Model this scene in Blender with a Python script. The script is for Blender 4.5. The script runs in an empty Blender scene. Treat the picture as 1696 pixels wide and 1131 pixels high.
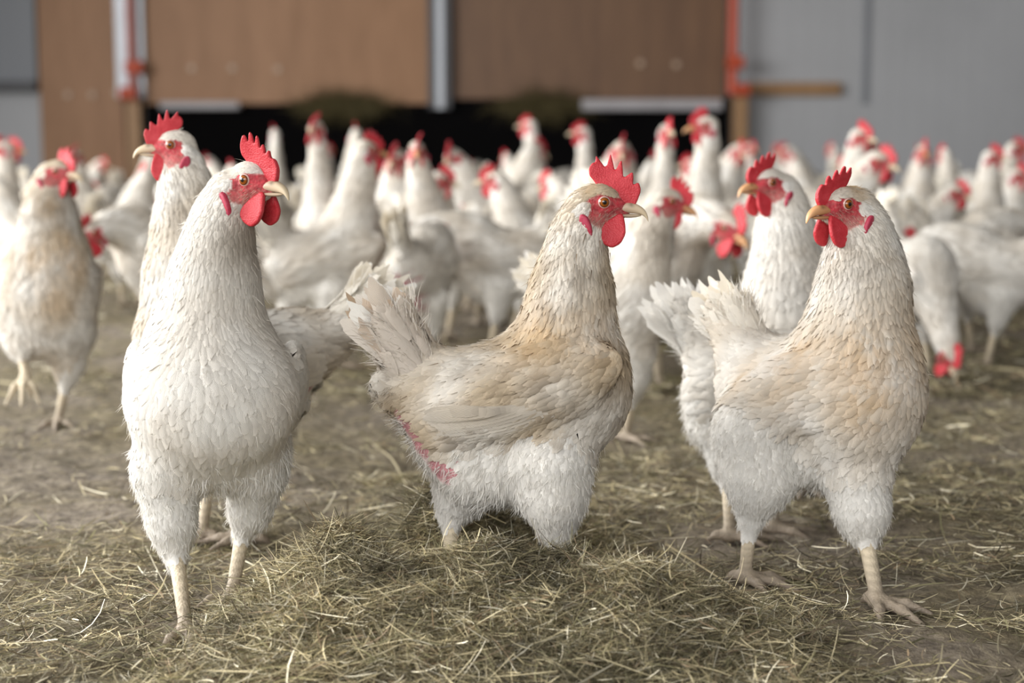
import bpy, math, random
import numpy as np
from mathutils import Matrix, Vector

# ------------------------------------------------------------------ camera, world, light
scene = bpy.context.scene
COL = scene.collection
F_PX, CX, CY, HORIZON, CAM_H = 2600.0, 848.0, 565.5, 230.0, 0.46
PITCH = math.atan((CY - HORIZON) / F_PX)
cam_data = bpy.data.cameras.new('camera')
cam_data.sensor_width = 36.0
cam_data.lens = F_PX / 1696.0 * 36.0
cam_data.clip_start = 0.05
cam_data.dof.use_dof = True
cam_data.dof.focus_distance = 1.5
cam_data.dof.aperture_fstop = 3.9
cam = bpy.data.objects.new('camera', cam_data)
cam.location = (0, 0, CAM_H)
cam.rotation_euler = (math.pi / 2 - PITCH, 0, 0)
COL.objects.link(cam)
scene.camera = cam

world = bpy.data.worlds.new('overcast_daylight')
scene.world = world
world.use_nodes = True
bg = world.node_tree.nodes['Background']
bg.inputs['Color'].default_value = (0.93, 0.96, 1.0, 1)
bg.inputs['Strength'].default_value = 0.52


def area_light(name, loc, target, sx, sy, power, color):
    ld = bpy.data.lights.new(name, 'AREA')
    ld.shape = 'RECTANGLE'
    ld.size, ld.size_y, ld.energy, ld.color = sx, sy, power, color
    o = bpy.data.objects.new(name, ld)
    o.location = loc
    o.rotation_euler = (Vector(target) - Vector(loc)).to_track_quat('-Z', 'Y').to_euler()
    COL.objects.link(o)
    return o


# daylight from the open barn side on the left and from the big doorway behind the photographer
area_light('daylight_side', (-5.5, 3.0, 2.2), (0, 3.0, 0.2), 9.0, 3.0, 930, (1.0, 0.995, 0.98))
area_light('daylight_doorway', (-1.5, -4.5, 2.4), (0, 2.0, 0.2), 5.0, 3.0, 250, (1.0, 0.995, 0.98))

scene.view_settings.view_transform = 'Standard'
scene.view_settings.look = 'None'
scene.view_settings.exposure = 0.29
scene.view_settings.gamma = 1.0
scene.view_settings.use_curve_mapping = False
scene.cycles.max_bounces = 6
scene.cycles.diffuse_bounces = 4
scene.cycles.glossy_bounces = 2
scene.cycles.transmission_bounces = 3
scene.cycles.transparent_max_bounces = 4
scene.cycles.caustics_reflective = False
scene.cycles.caustics_refractive = False


def P(px, py, Y):
    """photo pixel at distance Y along the floor -> world point"""
    u, v = (px - CX) / F_PX, (CY - py) / F_PX
    d = np.array([u, math.cos(PITCH) + v * math.sin(PITCH), -math.sin(PITCH) + v * math.cos(PITCH)])
    return np.array([0, 0, CAM_H]) + d * (Y / d[1])


def S(hexcol):
    c = [int(hexcol[i:i + 2], 16) / 255 for i in (0, 2, 4)]
    return np.array([x / 12.92 if x <= .04045 else ((x + .055) / 1.055) ** 2.4 for x in c])


# ------------------------------------------------------------------ materials
def new_mat(name):
    m = bpy.data.materials.new(name)
    m.use_nodes = True
    nt = m.node_tree
    return m, nt, nt.nodes['Principled BSDF'], nt.nodes['Material Output']


def attr_color(nt, name='Col'):
    n = nt.nodes.new('ShaderNodeAttribute')
    n.attribute_name = name
    return n.outputs['Color']


def noise(nt, scale, detail=4, vec=None, rough=.6):
    n = nt.nodes.new('ShaderNodeTexNoise')
    n.inputs['Scale'].default_value = scale
    n.inputs['Detail'].default_value = detail
    n.inputs['Roughness'].default_value = rough
    if vec is not None:
        nt.links.new(vec, n.inputs['Vector'])
    return n


def coords(nt, which='Object'):
    return nt.nodes.new('ShaderNodeTexCoord').outputs[which]


def bump(nt, height, bsdf, strength, dist):
    b = nt.nodes.new('ShaderNodeBump')
    b.inputs['Strength'].default_value = strength
    b.inputs['Distance'].default_value = dist
    nt.links.new(height, b.inputs['Height'])
    nt.links.new(b.outputs['Normal'], bsdf.inputs['Normal'])
    return b


def ramp(nt, fac, stops):
    r = nt.nodes.new('ShaderNodeValToRGB')
    el = r.color_ramp.elements
    while len(el) < len(stops):
        el.new(0.5)
    for e, (p, c) in zip(el, stops):
        e.position = p
        e.color = (*c, 1)
    nt.links.new(fac, r.inputs['Fac'])
    return r.outputs['Color']


def feather_material():
    m, nt, b, out = new_mat('feathers')
    c = attr_color(nt)
    uv = nt.nodes.new('ShaderNodeUVMap')
    sep = nt.nodes.new('ShaderNodeSeparateXYZ')
    nt.links.new(uv.outputs['UV'], sep.inputs[0])
    # barbs: fine ridges slanting away from the rachis
    ab = nt.nodes.new('ShaderNodeMath'); ab.operation = 'ABSOLUTE'
    nt.links.new(sep.outputs['X'], ab.inputs[0])
    ma = nt.nodes.new('ShaderNodeMath'); ma.operation = 'MULTIPLY_ADD'
    nt.links.new(ab.outputs[0], ma.inputs[0]); ma.inputs[1].default_value = -0.45
    nt.links.new(sep.outputs['Y'], ma.inputs[2])
    mu = nt.nodes.new('ShaderNodeMath'); mu.operation = 'MULTIPLY'; mu.inputs[1].default_value = 95
    nt.links.new(ma.outputs[0], mu.inputs[0])
    si = nt.nodes.new('ShaderNodeMath'); si.operation = 'SINE'
    nt.links.new(mu.outputs[0], si.inputs[0])
    bump(nt, si.outputs[0], b, 0.35, 0.0006)
    nt.links.new(c, b.inputs['Base Color'])
    b.inputs['Roughness'].default_value = 0.75
    b.inputs['Specular IOR Level'].default_value = 0.15
    tr = nt.nodes.new('ShaderNodeBsdfTranslucent')
    nt.links.new(c, tr.inputs['Color'])
    mix = nt.nodes.new('ShaderNodeMixShader')
    mix.inputs[0].default_value = 0.22
    nt.links.new(b.outputs[0], mix.inputs[1])
    nt.links.new(tr.outputs[0], mix.inputs[2])
    nt.links.new(mix.outputs[0], out.inputs['Surface'])
    return m


def skin_material():
    m, nt, b, out = new_mat('hen_skin')
    nt.links.new(attr_color(nt), b.inputs['Base Color'])
    b.inputs['Roughness'].default_value = 0.62
    b.inputs['Specular IOR Level'].default_value = 0.3
    co = coords(nt)
    v = nt.nodes.new('ShaderNodeTexVoronoi')
    v.inputs['Scale'].default_value = 380
    nt.links.new(co, v.inputs['Vector'])
    bump(nt, v.outputs['Distance'], b, 0.5, 0.0012)
    return m


def flesh_material(name, c1, c2, scale, rough=.5):
    m, nt, b, out = new_mat(name)
    co = coords(nt)
    n = noise(nt, scale, 5, co)
    nt.links.new(ramp(nt, n.outputs['Fac'], [(.3, c1), (.72, c2)]), b.inputs['Base Color'])
    b.inputs['Roughness'].default_value = rough
    b.inputs['Specular IOR Level'].default_value = 0.35
    b.inputs['Subsurface Weight'].default_value = 0.0
    v = nt.nodes.new('ShaderNodeTexVoronoi')
    v.inputs['Scale'].default_value = scale * 6
    nt.links.new(co, v.inputs['Vector'])
    bump(nt, v.outputs['Distance'], b, 0.16, 0.3)
    return m


def attr_material(name, rough=.85, spec=.2, transl=0.0):
    m, nt, b, out = new_mat(name)
    c = attr_color(nt)
    nt.links.new(c, b.inputs['Base Color'])
    b.inputs['Roughness'].default_value = rough
    b.inputs['Specular IOR Level'].default_value = spec
    if transl:
        tr = nt.nodes.new('ShaderNodeBsdfTranslucent')
        nt.links.new(c, tr.inputs['Color'])
        mix = nt.nodes.new('ShaderNodeMixShader')
        mix.inputs[0].default_value = transl
        nt.links.new(b.outputs[0], mix.inputs[1]); nt.links.new(tr.outputs[0], mix.inputs[2])
        nt.links.new(mix.outputs[0], out.inputs['Surface'])
    return m


M_FEATHER = feather_material()
M_SKIN = skin_material()
M_COMB = flesh_material('comb_flesh', (0.43, 0.016, 0.026), (0.54, 0.045, 0.058), 0.06)
M_EAR = flesh_material('earlobe_flesh', (0.36, 0.02, 0.045), (0.44, 0.06, 0.11), 0.10)
M_BEAK = attr_material('beak_horn', .42, .4)
M_EYE = attr_material('eye', .08, .6)
M_HAY = attr_material('hay', .7, .25, .15)


# ------------------------------------------------------------------ mesh helpers
def mesh_obj(name, verts, faces, mat, color=None, uv=None, smooth=True, parent=None, matrix=None):
    """verts (n,3) array; faces (m,4) or (m,3) int array (or list of tuples)"""
    me = bpy.data.meshes.new(name)
    verts = np.asarray(verts, np.float32)
    if isinstance(faces, np.ndarray):
        k = faces.shape[1]
        me.vertices.add(len(verts))
        me.vertices.foreach_set('co', verts.ravel())
        me.loops.add(faces.size)
        me.loops.foreach_set('vertex_index', faces.ravel().astype(np.int32))
        me.polygons.add(len(faces))
        me.polygons.foreach_set('loop_start', np.arange(0, faces.size, k, dtype=np.int32))
        me.update(calc_edges=True)
    else:
        me.from_pydata([tuple(v) for v in verts], [], faces)
    if smooth:
        me.polygons.foreach_set('use_smooth', np.ones(len(me.polygons), bool))
    if color is not None:
        ca = me.color_attributes.new('Col', 'FLOAT_COLOR', 'POINT')
        c4 = np.ones((len(verts), 4), np.float32)
        c4[:, :3] = color
        ca.data.foreach_set('color', c4.ravel())
    if uv is not None:
        ul = me.uv_layers.new(name='UVMap')
        idx = np.empty(len(me.loops), np.int32)
        me.loops.foreach_get('vertex_index', idx)
        ul.data.foreach_set('uv', np.asarray(uv, np.float32)[idx].ravel())
    me.materials.append(mat)
    me.update()
    o = bpy.data.objects.new(name, me)
    COL.objects.link(o)
    if parent is not None:
        o.parent = parent
    if matrix is not None:
        o.matrix_local = matrix
    return o


def surface_nets(f, origin, h):
    """isosurface (f=0, negative inside) as a quad mesh"""
    s = f < 0
    nx, ny, nz = f.shape
    c = np.zeros((nx - 1, ny - 1, nz - 1), np.uint8)
    for i in (0, 1):
        for j in (0, 1):
            for k in (0, 1):
                c += s[i:nx - 1 + i, j:ny - 1 + j, k:nz - 1 + k]
    act = (c > 0) & (c < 8)
    ci = np.argwhere(act)
    idx = -np.ones(act.shape, np.int64)
    idx[act] = np.arange(len(ci))
    acc = np.zeros((len(ci), 3)); cnt = np.zeros(len(ci))
    corner = [(i, j, k) for i in (0, 1) for j in (0, 1) for k in (0, 1)]
    val = {o: f[ci[:, 0] + o[0], ci[:, 1] + o[1], ci[:, 2] + o[2]] for o in corner}
    for a in corner:
        for ax in range(3):
            if a[ax] == 0:
                b = list(a); b[ax] = 1; b = tuple(b)
                va, vb = val[a], val[b]
                x = (va < 0) != (vb < 0)
                t = np.where(x, va / np.where(x, va - vb, 1), 0)
                p = np.repeat(np.array(a, float)[None], len(ci), 0)
                p[:, ax] += t
                acc[x] += p[x]; cnt[x] += 1
    verts = (ci + acc / cnt[:, None]) * h + origin
    quads = []
    for ax in range(3):
        sl0 = [slice(None)] * 3; sl1 = [slice(None)] * 3
        sl0[ax] = slice(0, -1); sl1[ax] = slice(1, None)
        a, b = s[tuple(sl0)], s[tuple(sl1)]
        e = np.argwhere(a != b)
        u, v = (ax + 1) % 3, (ax + 2) % 3
        e = e[(e[:, u] > 0) & (e[:, v] > 0) & (e[:, u] < f.shape[u] - 1) & (e[:, v] < f.shape[v] - 1)]
        inside_first = a[e[:, 0], e[:, 1], e[:, 2]]

        def at(du, dv):
            q = e.copy(); q[:, u] += du; q[:, v] += dv
            return idx[q[:, 0], q[:, 1], q[:, 2]]
        q = np.stack([at(-1, -1), at(0, -1), at(0, 0), at(-1, 0)], 1)
        q[~inside_first] = q[~inside_first][:, ::-1]
        quads.append(q)
    return verts, np.concatenate(quads)


def smooth_verts(v, q, it=2, lam=.5):
    a = np.concatenate([q[:, 0], q[:, 1], q[:, 2], q[:, 3]])
    b = np.concatenate([q[:, 1], q[:, 2], q[:, 3], q[:, 0]])
    n = np.bincount(a, minlength=len(v)) + np.bincount(b, minlength=len(v))
    for _ in range(it):
        s = np.stack([np.bincount(a, v[b, k], len(v)) + np.bincount(b, v[a, k], len(v)) for k in range(3)], 1)
        v = v + lam * (s / np.maximum(n, 1)[:, None] - v)
    return v


def unit(a):
    a = np.asarray(a, float)
    return a / np.maximum(np.linalg.norm(a, axis=-1, keepdims=True), 1e-12)


_rs = np.random.RandomState(5)
_NK = [(_rs.randn(3), _rs.rand() * 6.28) for _ in range(10)]


def vnoise(p, freq):
    """cheap smooth noise in 0..1"""
    p = np.asarray(p) * freq
    s = 0
    for i, (k, ph) in enumerate(_NK):
        s = s + np.sin(p @ k * (1 + .23 * i) + ph + 1.7 * np.sin(p @ _NK[(i + 3) % 10][0] + i))
    return np.clip(.5 + s / 9.0, 0, 1)


# ------------------------------------------------------------------ distance-field modelling
class Prim:
    def __init__(self, tag, a, ra, b=None, rb=None, k=.02, flow=(0, 0, -1), squash=None, radii=None, axes=None):
        self.tag, self.a, self.ra, self.k = tag, np.array(a, float), ra, k
        self.b = np.array(b if b is not None else a, float)
        self.rb = rb if rb is not None else ra
        self.flow = unit(flow)
        self.squash = squash           # (axis, factor)
        self.radii, self.axes = radii, axes

    def bounds(self):
        if self.radii is not None:
            r = np.sqrt((np.array(self.axes) ** 2 * np.array(self.radii)[:, None] ** 2).sum(0))
            return self.a - r, self.a + r
        return np.minimum(self.a - self.ra, self.b - self.rb), np.maximum(self.a + self.ra, self.b + self.rb)

    def dist(self, p):
        if self.radii is not None:
            q = (p - self.a) @ np.array(self.axes).T
            r = np.array(self.radii)
            k0 = np.linalg.norm(q / r, axis=-1)
            k1 = np.linalg.norm(q / r ** 2, axis=-1)
            return k0 * (k0 - 1) / np.maximum(k1, 1e-9)
        ba = self.b - self.a
        pa = p - self.a
        t = np.clip((pa @ ba) / max(ba @ ba, 1e-12), 0, 1)
        d = pa - t[..., None] * ba
        rad = self.ra + (self.rb - self.ra) * t
        if self.squash is not None:
            ax, f = self.squash
            comp = d @ np.asarray(ax)
            d2 = (d ** 2).sum(-1) + comp ** 2 * (1 / f ** 2 - 1)
            return (np.sqrt(np.maximum(d2, 0)) - rad) * min(1, (f + 1) / 2)
        return np.sqrt((d ** 2).sum(-1)) - rad


class Field:
    def __init__(self, prims, h):
        lo = np.min([p.bounds()[0] for p in prims], 0) - .03
        hi = np.max([p.bounds()[1] for p in prims], 0) + .03
        n = np.ceil((hi - lo) / h).astype(int) + 1
        f = np.full(n, 0.05, np.float32)
        for p in prims:
            a, b = p.bounds()
            i0 = np.maximum(np.floor((a - .035 - lo) / h).astype(int), 0)
            i1 = np.minimum(np.ceil((b + .035 - lo) / h).astype(int) + 1, n)
            ax = [lo[i] + h * np.arange(i0[i], i1[i]) for i in range(3)]
            g = np.stack(np.meshgrid(*ax, indexing='ij'), -1).astype(np.float32)
            d = p.dist(g).astype(np.float32)
            sub = f[i0[0]:i1[0], i0[1]:i1[1], i0[2]:i1[2]]
            hh = np.clip(.5 + .5 * (d - sub) / p.k, 0, 1)
            sub[...] = d * (1 - hh) + sub * hh - p.k * hh * (1 - hh)
        self.f, self.lo, self.h = f, lo, h

    def sample(self, p):
        q = (p - self.lo) / self.h
        q = np.clip(q, 0, np.array(self.f.shape) - 1.001)
        i = q.astype(int); t = q - i
        out = 0
        for a in (0, 1):
            for b in (0, 1):
                for c in (0, 1):
                    w = (t[..., 0] if a else 1 - t[..., 0]) * (t[..., 1] if b else 1 - t[..., 1]) * (t[..., 2] if c else 1 - t[..., 2])
                    out = out + w * self.f[i[..., 0] + a, i[..., 1] + b, i[..., 2] + c]
        return out

    def grad(self, p, e=.003):
        g = np.stack([self.sample(p + e * np.eye(3)[k]) - self.sample(p - e * np.eye(3)[k]) for k in range(3)], -1)
        return unit(g)


# ------------------------------------------------------------------ feathers
def feather_batch(rng, p, n, d, L, W, lift, col, field=None, rows=4, base_h=.0006, ragged=.3, camber=.12, curl=0.0, round_=.55, axis=None, roll=.22):
    """many feathers at once: returns verts, quads, colours, uvs"""
    N = len(p)
    roll = (rng.rand(N) - .5) * 2 * roll if np.ndim(roll) == 0 else roll
    L = np.broadcast_to(L, N).astype(float); W = np.broadcast_to(W, N).astype(float); lift = np.broadcast_to(lift, N).astype(float)
    d = unit(d - (d * n).sum(1, keepdims=True) * n)
    cols = np.array([-1, -.5, 0, .5, 1.])
    ts = np.linspace(0, 1, rows)
    V = np.zeros((N, rows, 5, 3)); UV = np.zeros((N, rows, 5, 2)); C = np.zeros((N, rows, 5, 3))
    cur, nn, dd = p.copy(), n.copy(), d.copy()
    step = L / (rows - 1)
    spine = [cur]; norms = [nn]; dirs = [dd]
    for r in range(1, rows):
        cur = cur + dd * step[:, None]
        if field is not None:
            s = field.sample(cur)
            g = field.grad(cur) if axis is None else np.repeat(axis[None], N, 0)
            want = base_h + lift * L * ts[r] ** 1.6
            cur = cur - g * np.clip(s - want, -.02, .012 if axis is None else .003)[:, None]
            nn = unit(nn * .3 + g)
            dd = unit(cur - spine[-1])
        else:
            dd = unit(dd + nn * (curl / rows)[:, None] if np.ndim(curl) else dd + nn * curl / rows)
            nn = unit(nn - (nn * dd).sum(1, keepdims=True) * dd)
        spine.append(cur); norms.append(nn); dirs.append(dd)
    tipj = 1 - ragged * rng.rand(N, 5)
    for r in range(rows):
        t = ts[r]
        prof = (0.35 + 0.65 * min(1, t / .35)) if t < .35 else (1 if t < .7 else 1 - .35 * (t - .7) / .3)
        right = unit(np.cross(dirs[r], norms[r]))
        for j, c in enumerate(cols):
            q = spine[r] + right * (c * W * .5 * prof)[:, None] + norms[r] * ((c * .5 * roll * t - camber * abs(c) ** 1.5) * W * prof)[:, None]
            if r == rows - 1:
                back = np.minimum(round_ * abs(c) ** 2 * step * .9 + (1 - tipj[:, j]) * step, .9 * step)
                q = q - dirs[r] * back[:, None]
            V[:, r, j] = q
            UV[:, r, j, 0] = c; UV[:, r, j, 1] = t
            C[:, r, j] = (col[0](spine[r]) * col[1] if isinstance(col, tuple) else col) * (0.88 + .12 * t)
    base = (np.arange(N) * rows * 5)[:, None]
    qs = []
    for r in range(rows - 1):
        for j in range(4):
            a = r * 5 + j
            qs.append(np.concatenate([base + a, base + a + 1, base + a + 6, base + a + 5], 1))
    return V.reshape(-1, 3), np.concatenate(qs), C.reshape(-1, 3), UV.reshape(-1, 2)


def strand_batch(rng, p, n, d, L, W, col, droop=.5, spread=.5, segs=3):
    """soft down: thin tapering ribbons"""
    N = len(p)
    L = np.broadcast_to(L, N).astype(float); W = np.broadcast_to(W, N).astype(float)
    dd = unit(d + n * (.25 + .5 * rng.rand(N, 1)) + spread * rng.randn(N, 3) * .5)
    side = unit(np.cross(dd, rng.randn(N, 3)))
    V = np.zeros((N, segs + 1, 2, 3)); C = np.zeros((N, segs + 1, 2, 3)); UV = np.zeros((N, segs + 1, 2, 2))
    cur = p.copy()
    bendv = unit(d * .6 + np.array([0, 0, -1.]) * .5 + rng.randn(N, 3) * .35)
    for r in range(segs + 1):
        t = r / segs
        w = W * (1 - .85 * t)
        V[:, r, 0] = cur - side * w[:, None] * .5
        V[:, r, 1] = cur + side * w[:, None] * .5
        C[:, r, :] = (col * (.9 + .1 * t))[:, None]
        UV[:, r, :, 1] = t
        dd = unit(dd + bendv * droop)
        cur = cur + dd * (L / segs)[:, None]
    base = (np.arange(N) * (segs + 1) * 2)[:, None]
    qs = [np.concatenate([base + 2 * r, base + 2 * r + 1, base + 2 * r + 3, base + 2 * r + 2], 1) for r in range(segs)]
    return V.reshape(-1, 3), np.concatenate(qs), C.reshape(-1, 3), UV.reshape(-1, 2)


class Batch:
    def __init__(self):
        self.v, self.q, self.c, self.u, self.n = [], [], [], [], 0

    def add(self, b):
        v, q, c, u = b
        if not len(v):
            return
        self.v.append(v); self.q.append(q + self.n); self.c.append(c); self.u.append(u)
        self.n += len(v)

    def build(self, name, mat, parent):
        if not self.v:
            return None
        return mesh_obj(name, np.concatenate(self.v), np.concatenate(self.q), mat, np.concatenate(self.c), np.concatenate(self.u), parent=parent)


# ------------------------------------------------------------------ head pieces (head space: x beak, y left, z up, unit = 1/1733 m)
HU = 1 / 1733.0


def poly_sdf(P2, poly):
    poly = np.array(poly, float)
    d = np.full(P2.shape[:-1], 1e9); inside = np.zeros(P2.shape[:-1], bool)
    for i in range(len(poly)):
        a, b = poly[i], poly[(i + 1) % len(poly)]
        ab = b - a; pa = P2 - a
        t = np.clip((pa @ ab) / (ab @ ab), 0, 1)
        d = np.minimum(d, np.linalg.norm(pa - t[..., None] * ab, axis=-1))
        cond = ((a[1] > P2[..., 1]) != (b[1] > P2[..., 1]))
        xi = a[0] + (P2[..., 1] - a[1]) * ab[0] / (ab[1] if abs(ab[1]) > 1e-9 else 1e-9)
        inside ^= cond & (P2[..., 0] < xi)
    return np.where(inside, -d, d)


def smooth_poly(poly, keep_sharp=True, it=1):
    p = np.array(poly, float)
    for _ in range(it):
        q = []
        for i in range(len(p)):
            a, b = p[i], p[(i + 1) % len(p)]
            q += [a * .8 + b * .2, a * .2 + b * .8]
        p = np.array(q)
    return p


def plate_mesh(name, poly, thick, rnd, mat, step=1.3, thick_fn=None, warp=None):
    """rounded slab from an outline in the x-z plane"""
    poly = smooth_poly(poly)
    lo = np.array([poly[:, 0].min() - 6, -thick - 6, poly[:, 1].min() - 6])
    hi = np.array([poly[:, 0].max() + 6, thick + 6, poly[:, 1].max() + 6])
    ax = [np.arange(lo[i], hi[i] + step, step) for i in range(3)]
    g = np.stack(np.meshgrid(*ax, indexing='ij'), -1)
    d2 = poly_sdf(g[:, 0, :, :][..., [0, 2]], poly)[:, None, :]
    th = thick if thick_fn is None else thick_fn(g[..., 0], g[..., 2])
    w0 = d2 + rnd
    w1 = np.abs(g[..., 1]) - th + rnd
    f = np.minimum(np.maximum(w0, w1), 0) + np.sqrt(np.maximum(w0, 0) ** 2 + np.maximum(w1, 0) ** 2) - rnd
    v, q = surface_nets(f, lo, step)
    v = smooth_verts(v, q, 1)
    if warp is not None:
        v = warp(v)
    o = mesh_obj(name, v, q, mat)
    me = o.data
    bpy.data.objects.remove(o)
    return me


COMB_A = [(-25, 44), (-26, 56), (-20, 65), (-15, 65), (-14, 78), (-9, 71), (3, 55), (10, 82), (14, 68), (18, 50), (29, 72), (31, 55), (32, 39), (48, 51), (49, 40), (48, 28), (58, 33), (62, 19), (56, 2), (52, -6), (40, -6), (25, 2), (5, 22), (-12, 27), (-18, 36)]
COMB_B = [(-24, 44), (-24, 60), (-16, 76), (-10, 79), (-6, 63), (0, 84), (5, 80), (7, 60), (16, 79), (20, 72), (19, 53), (30, 64), (32, 52), (30, 44), (43, 53), (42, 38), (52, 36), (57, 18), (54, 0), (50, -6), (38, -6), (24, 2), (5, 22), (-10, 27), (-18, 36)]
COMB_C = [(-20, 40), (-24, 58), (-14, 76), (-6, 58), (2, 74), (10, 76), (11, 54), (22, 70), (25, 62), (24, 44), (36, 58), (40, 52), (38, 36), (50, 40), (57, 24), (58, 8), (50, -6), (38, -6), (24, 2), (5, 22), (-10, 27), (-16, 33)]


def comb_warp(lean):
    def w(v):
        z = np.maximum(v[:, 2] - 20, 0)
        v = v.copy()
        v[:, 1] += lean * z ** 1.3 * .12 + 2.0 * np.sin(v[:, 0] * .09 + 1) * z / 50
        return v
    return w


def comb_thick(x, z):
    return 5.5 - 2.6 * np.clip((z - 10) / 55, 0, 1)


COMBS = [plate_mesh('comb', COMB_A, 6, 2.4, M_COMB, 1.3, comb_thick, comb_warp(.4)),
         plate_mesh('comb', COMB_B, 6, 2.4, M_COMB, 1.3, comb_thick, comb_warp(-.5)),
         plate_mesh('comb', COMB_C, 6, 2.4, M_COMB, 1.3, comb_thick, comb_warp(1.0))]
WATTLE_OUT = [(24, -18), (5, -32), (-7, -45), (-10, -58), (-2, -70), (14, -78), (29, -70), (37, -54), (36, -38), (32, -20)]


def wattle_warp(v):
    v = v.copy()
    z = np.maximum(-v[:, 2] - 20, 0)
    v[:, 1] += 6 * np.sin(z / 60 * 2.2) + .0022 * (v[:, 0] - 18) ** 2
    return v


WATTLE_L = plate_mesh('wattle', WATTLE_OUT, 4.5, 3.0, M_COMB, 1.5, None, wattle_warp)
WATTLE_R = plate_mesh('wattle', WATTLE_OUT, 4.5, 3.0, M_COMB, 1.5, None, lambda v: wattle_warp(v) * np.array([1, -1, 1]))
WATTLE_R.flip_normals()
EAR_OUT = [(-38, -18), (-42, -30), (-36, -44), (-26, -56), (-20, -62), (-17, -50), (-20, -36), (-27, -22)]
EAR = plate_mesh('ear_lobe', EAR_OUT, 4.5, 3.0, M_EAR, 1.5, None, None)


def loft_sections(xs, tops, bots, hw, ring=14, power=.8):
    v = []
    for x, t, b, w in zip(xs, tops, bots, hw):
        for i in range(ring):
            a = 2 * math.pi * i / ring
            cz, sz = math.cos(a), math.sin(a)
            v.append((x, w * math.copysign(abs(cz) ** power, cz), (t + b) / 2 + (t - b) / 2 * math.copysign(abs(sz) ** power, sz)))
    f = []
    n = len(xs)
    for k in range(n - 1):
        for i in range(ring):
            j = (i + 1) % ring
            f.append((k * ring + i, k * ring + j, (k + 1) * ring + j, (k + 1) * ring + i))
    f.append(tuple(range(ring))[::-1])
    f.append(tuple((n - 1) * ring + i for i in range(ring)))
    return v, f


def beak_mesh(tone):
    up = loft_sections([20, 30, 38, 46, 53, 60, 66, 70, 73, 74.5], [-12, -4, 0, -.5, -2.5, -6, -10.5, -15, -21.5, -28], [-18, -18.5, -19, -19.5, -20, -21, -23, -26.5, -31, -34],
                       [15, 13.5, 12.5, 11.2, 9.8, 8.4, 6.8, 5.2, 3.2, 1.4])
    lo = loft_sections([20, 30, 40, 50, 58, 63], [-18, -19, -19.5, -20, -20.5, -21.5], [-24, -26, -27, -26.5, -25, -23], [13.5, 12, 10, 7.5, 4.5, 1.2])
    nos = []
    v = list(up[0]); f = list(up[1])
    k = len(v)
    v += lo[0]; f += [tuple(i + k for i in q) for q in lo[1]]
    v = np.array(v)
    c = np.zeros_like(v)
    t = np.clip((v[:, 0] - 25) / 48, 0, 1)[:, None]
    c[:] = tone[0] * (1 - t) + tone[1] * t
    low = np.arange(len(v)) >= k
    c[low] *= .8
    # nostril: darker skin fold at the base on both flanks
    dn = np.hypot(v[:, 0] - 45, v[:, 2] + 3)
    c[(dn < 4.5) & ~low] *= .45
    o = mesh_obj('beak', v, f, M_BEAK, c)
    md = o.modifiers.new('s', 'SUBSURF'); md.levels = md.render_levels = 1
    dg = bpy.context.evaluated_depsgraph_get()
    me = bpy.data.meshes.new_from_object(o.evaluated_get(dg))
    me.name = 'beak'
    bpy.data.objects.remove(o)
    return me


BEAK_PALE = beak_mesh((S('b49a86'), S('d9c7a8')))
BEAK_BROWN = beak_mesh((S('a8714c'), S('cf9f72')))


def eye_mesh():
    n, m, r = 32, 24, 10.5
    v, f, c = [], [], []
    for i in range(n + 1):
        th = math.pi * i / n * .75
        for j in range(m):
            ph = 2 * math.pi * j / m
            rr = r * (1.06 if th > math.radians(62) and th < math.radians(84) else 1)
            v.append((rr * math.sin(th) * math.cos(ph), rr * math.cos(th), rr * math.sin(th) * math.sin(ph)))
            a = math.degrees(th)
            c.append(S('060505') if a < 21 else S('8a4a12') * (.8 + .5 * (a - 21) / 20) if a < 42 else S('6b3512') if a < 47 else S('241410') if a < 53 else S('c9a59a') if a < 66 else S('a8575a'))
    for i in range(n):
        for j in range(m):
            k = (j + 1) % m
            f.append((i * m + j, i * m + k, (i + 1) * m + k, (i + 1) * m + j))
    o = mesh_obj('eye', np.array(v), f, M_EYE, np.array(c))
    me = o.data
    bpy.data.objects.remove(o)
    return me


EYE = eye_mesh()


def rot_frame(yaw, pitch, roll=0):
    """columns forward, left, up; yaw 0 looks along +x, 90 deg looks along +y; pitch up positive"""
    return np.array((Matrix.Rotation(math.radians(yaw), 3, 'Z') @ Matrix.Rotation(math.radians(-pitch), 3, 'Y') @ Matrix.Rotation(math.radians(roll), 3, 'X')))


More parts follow.
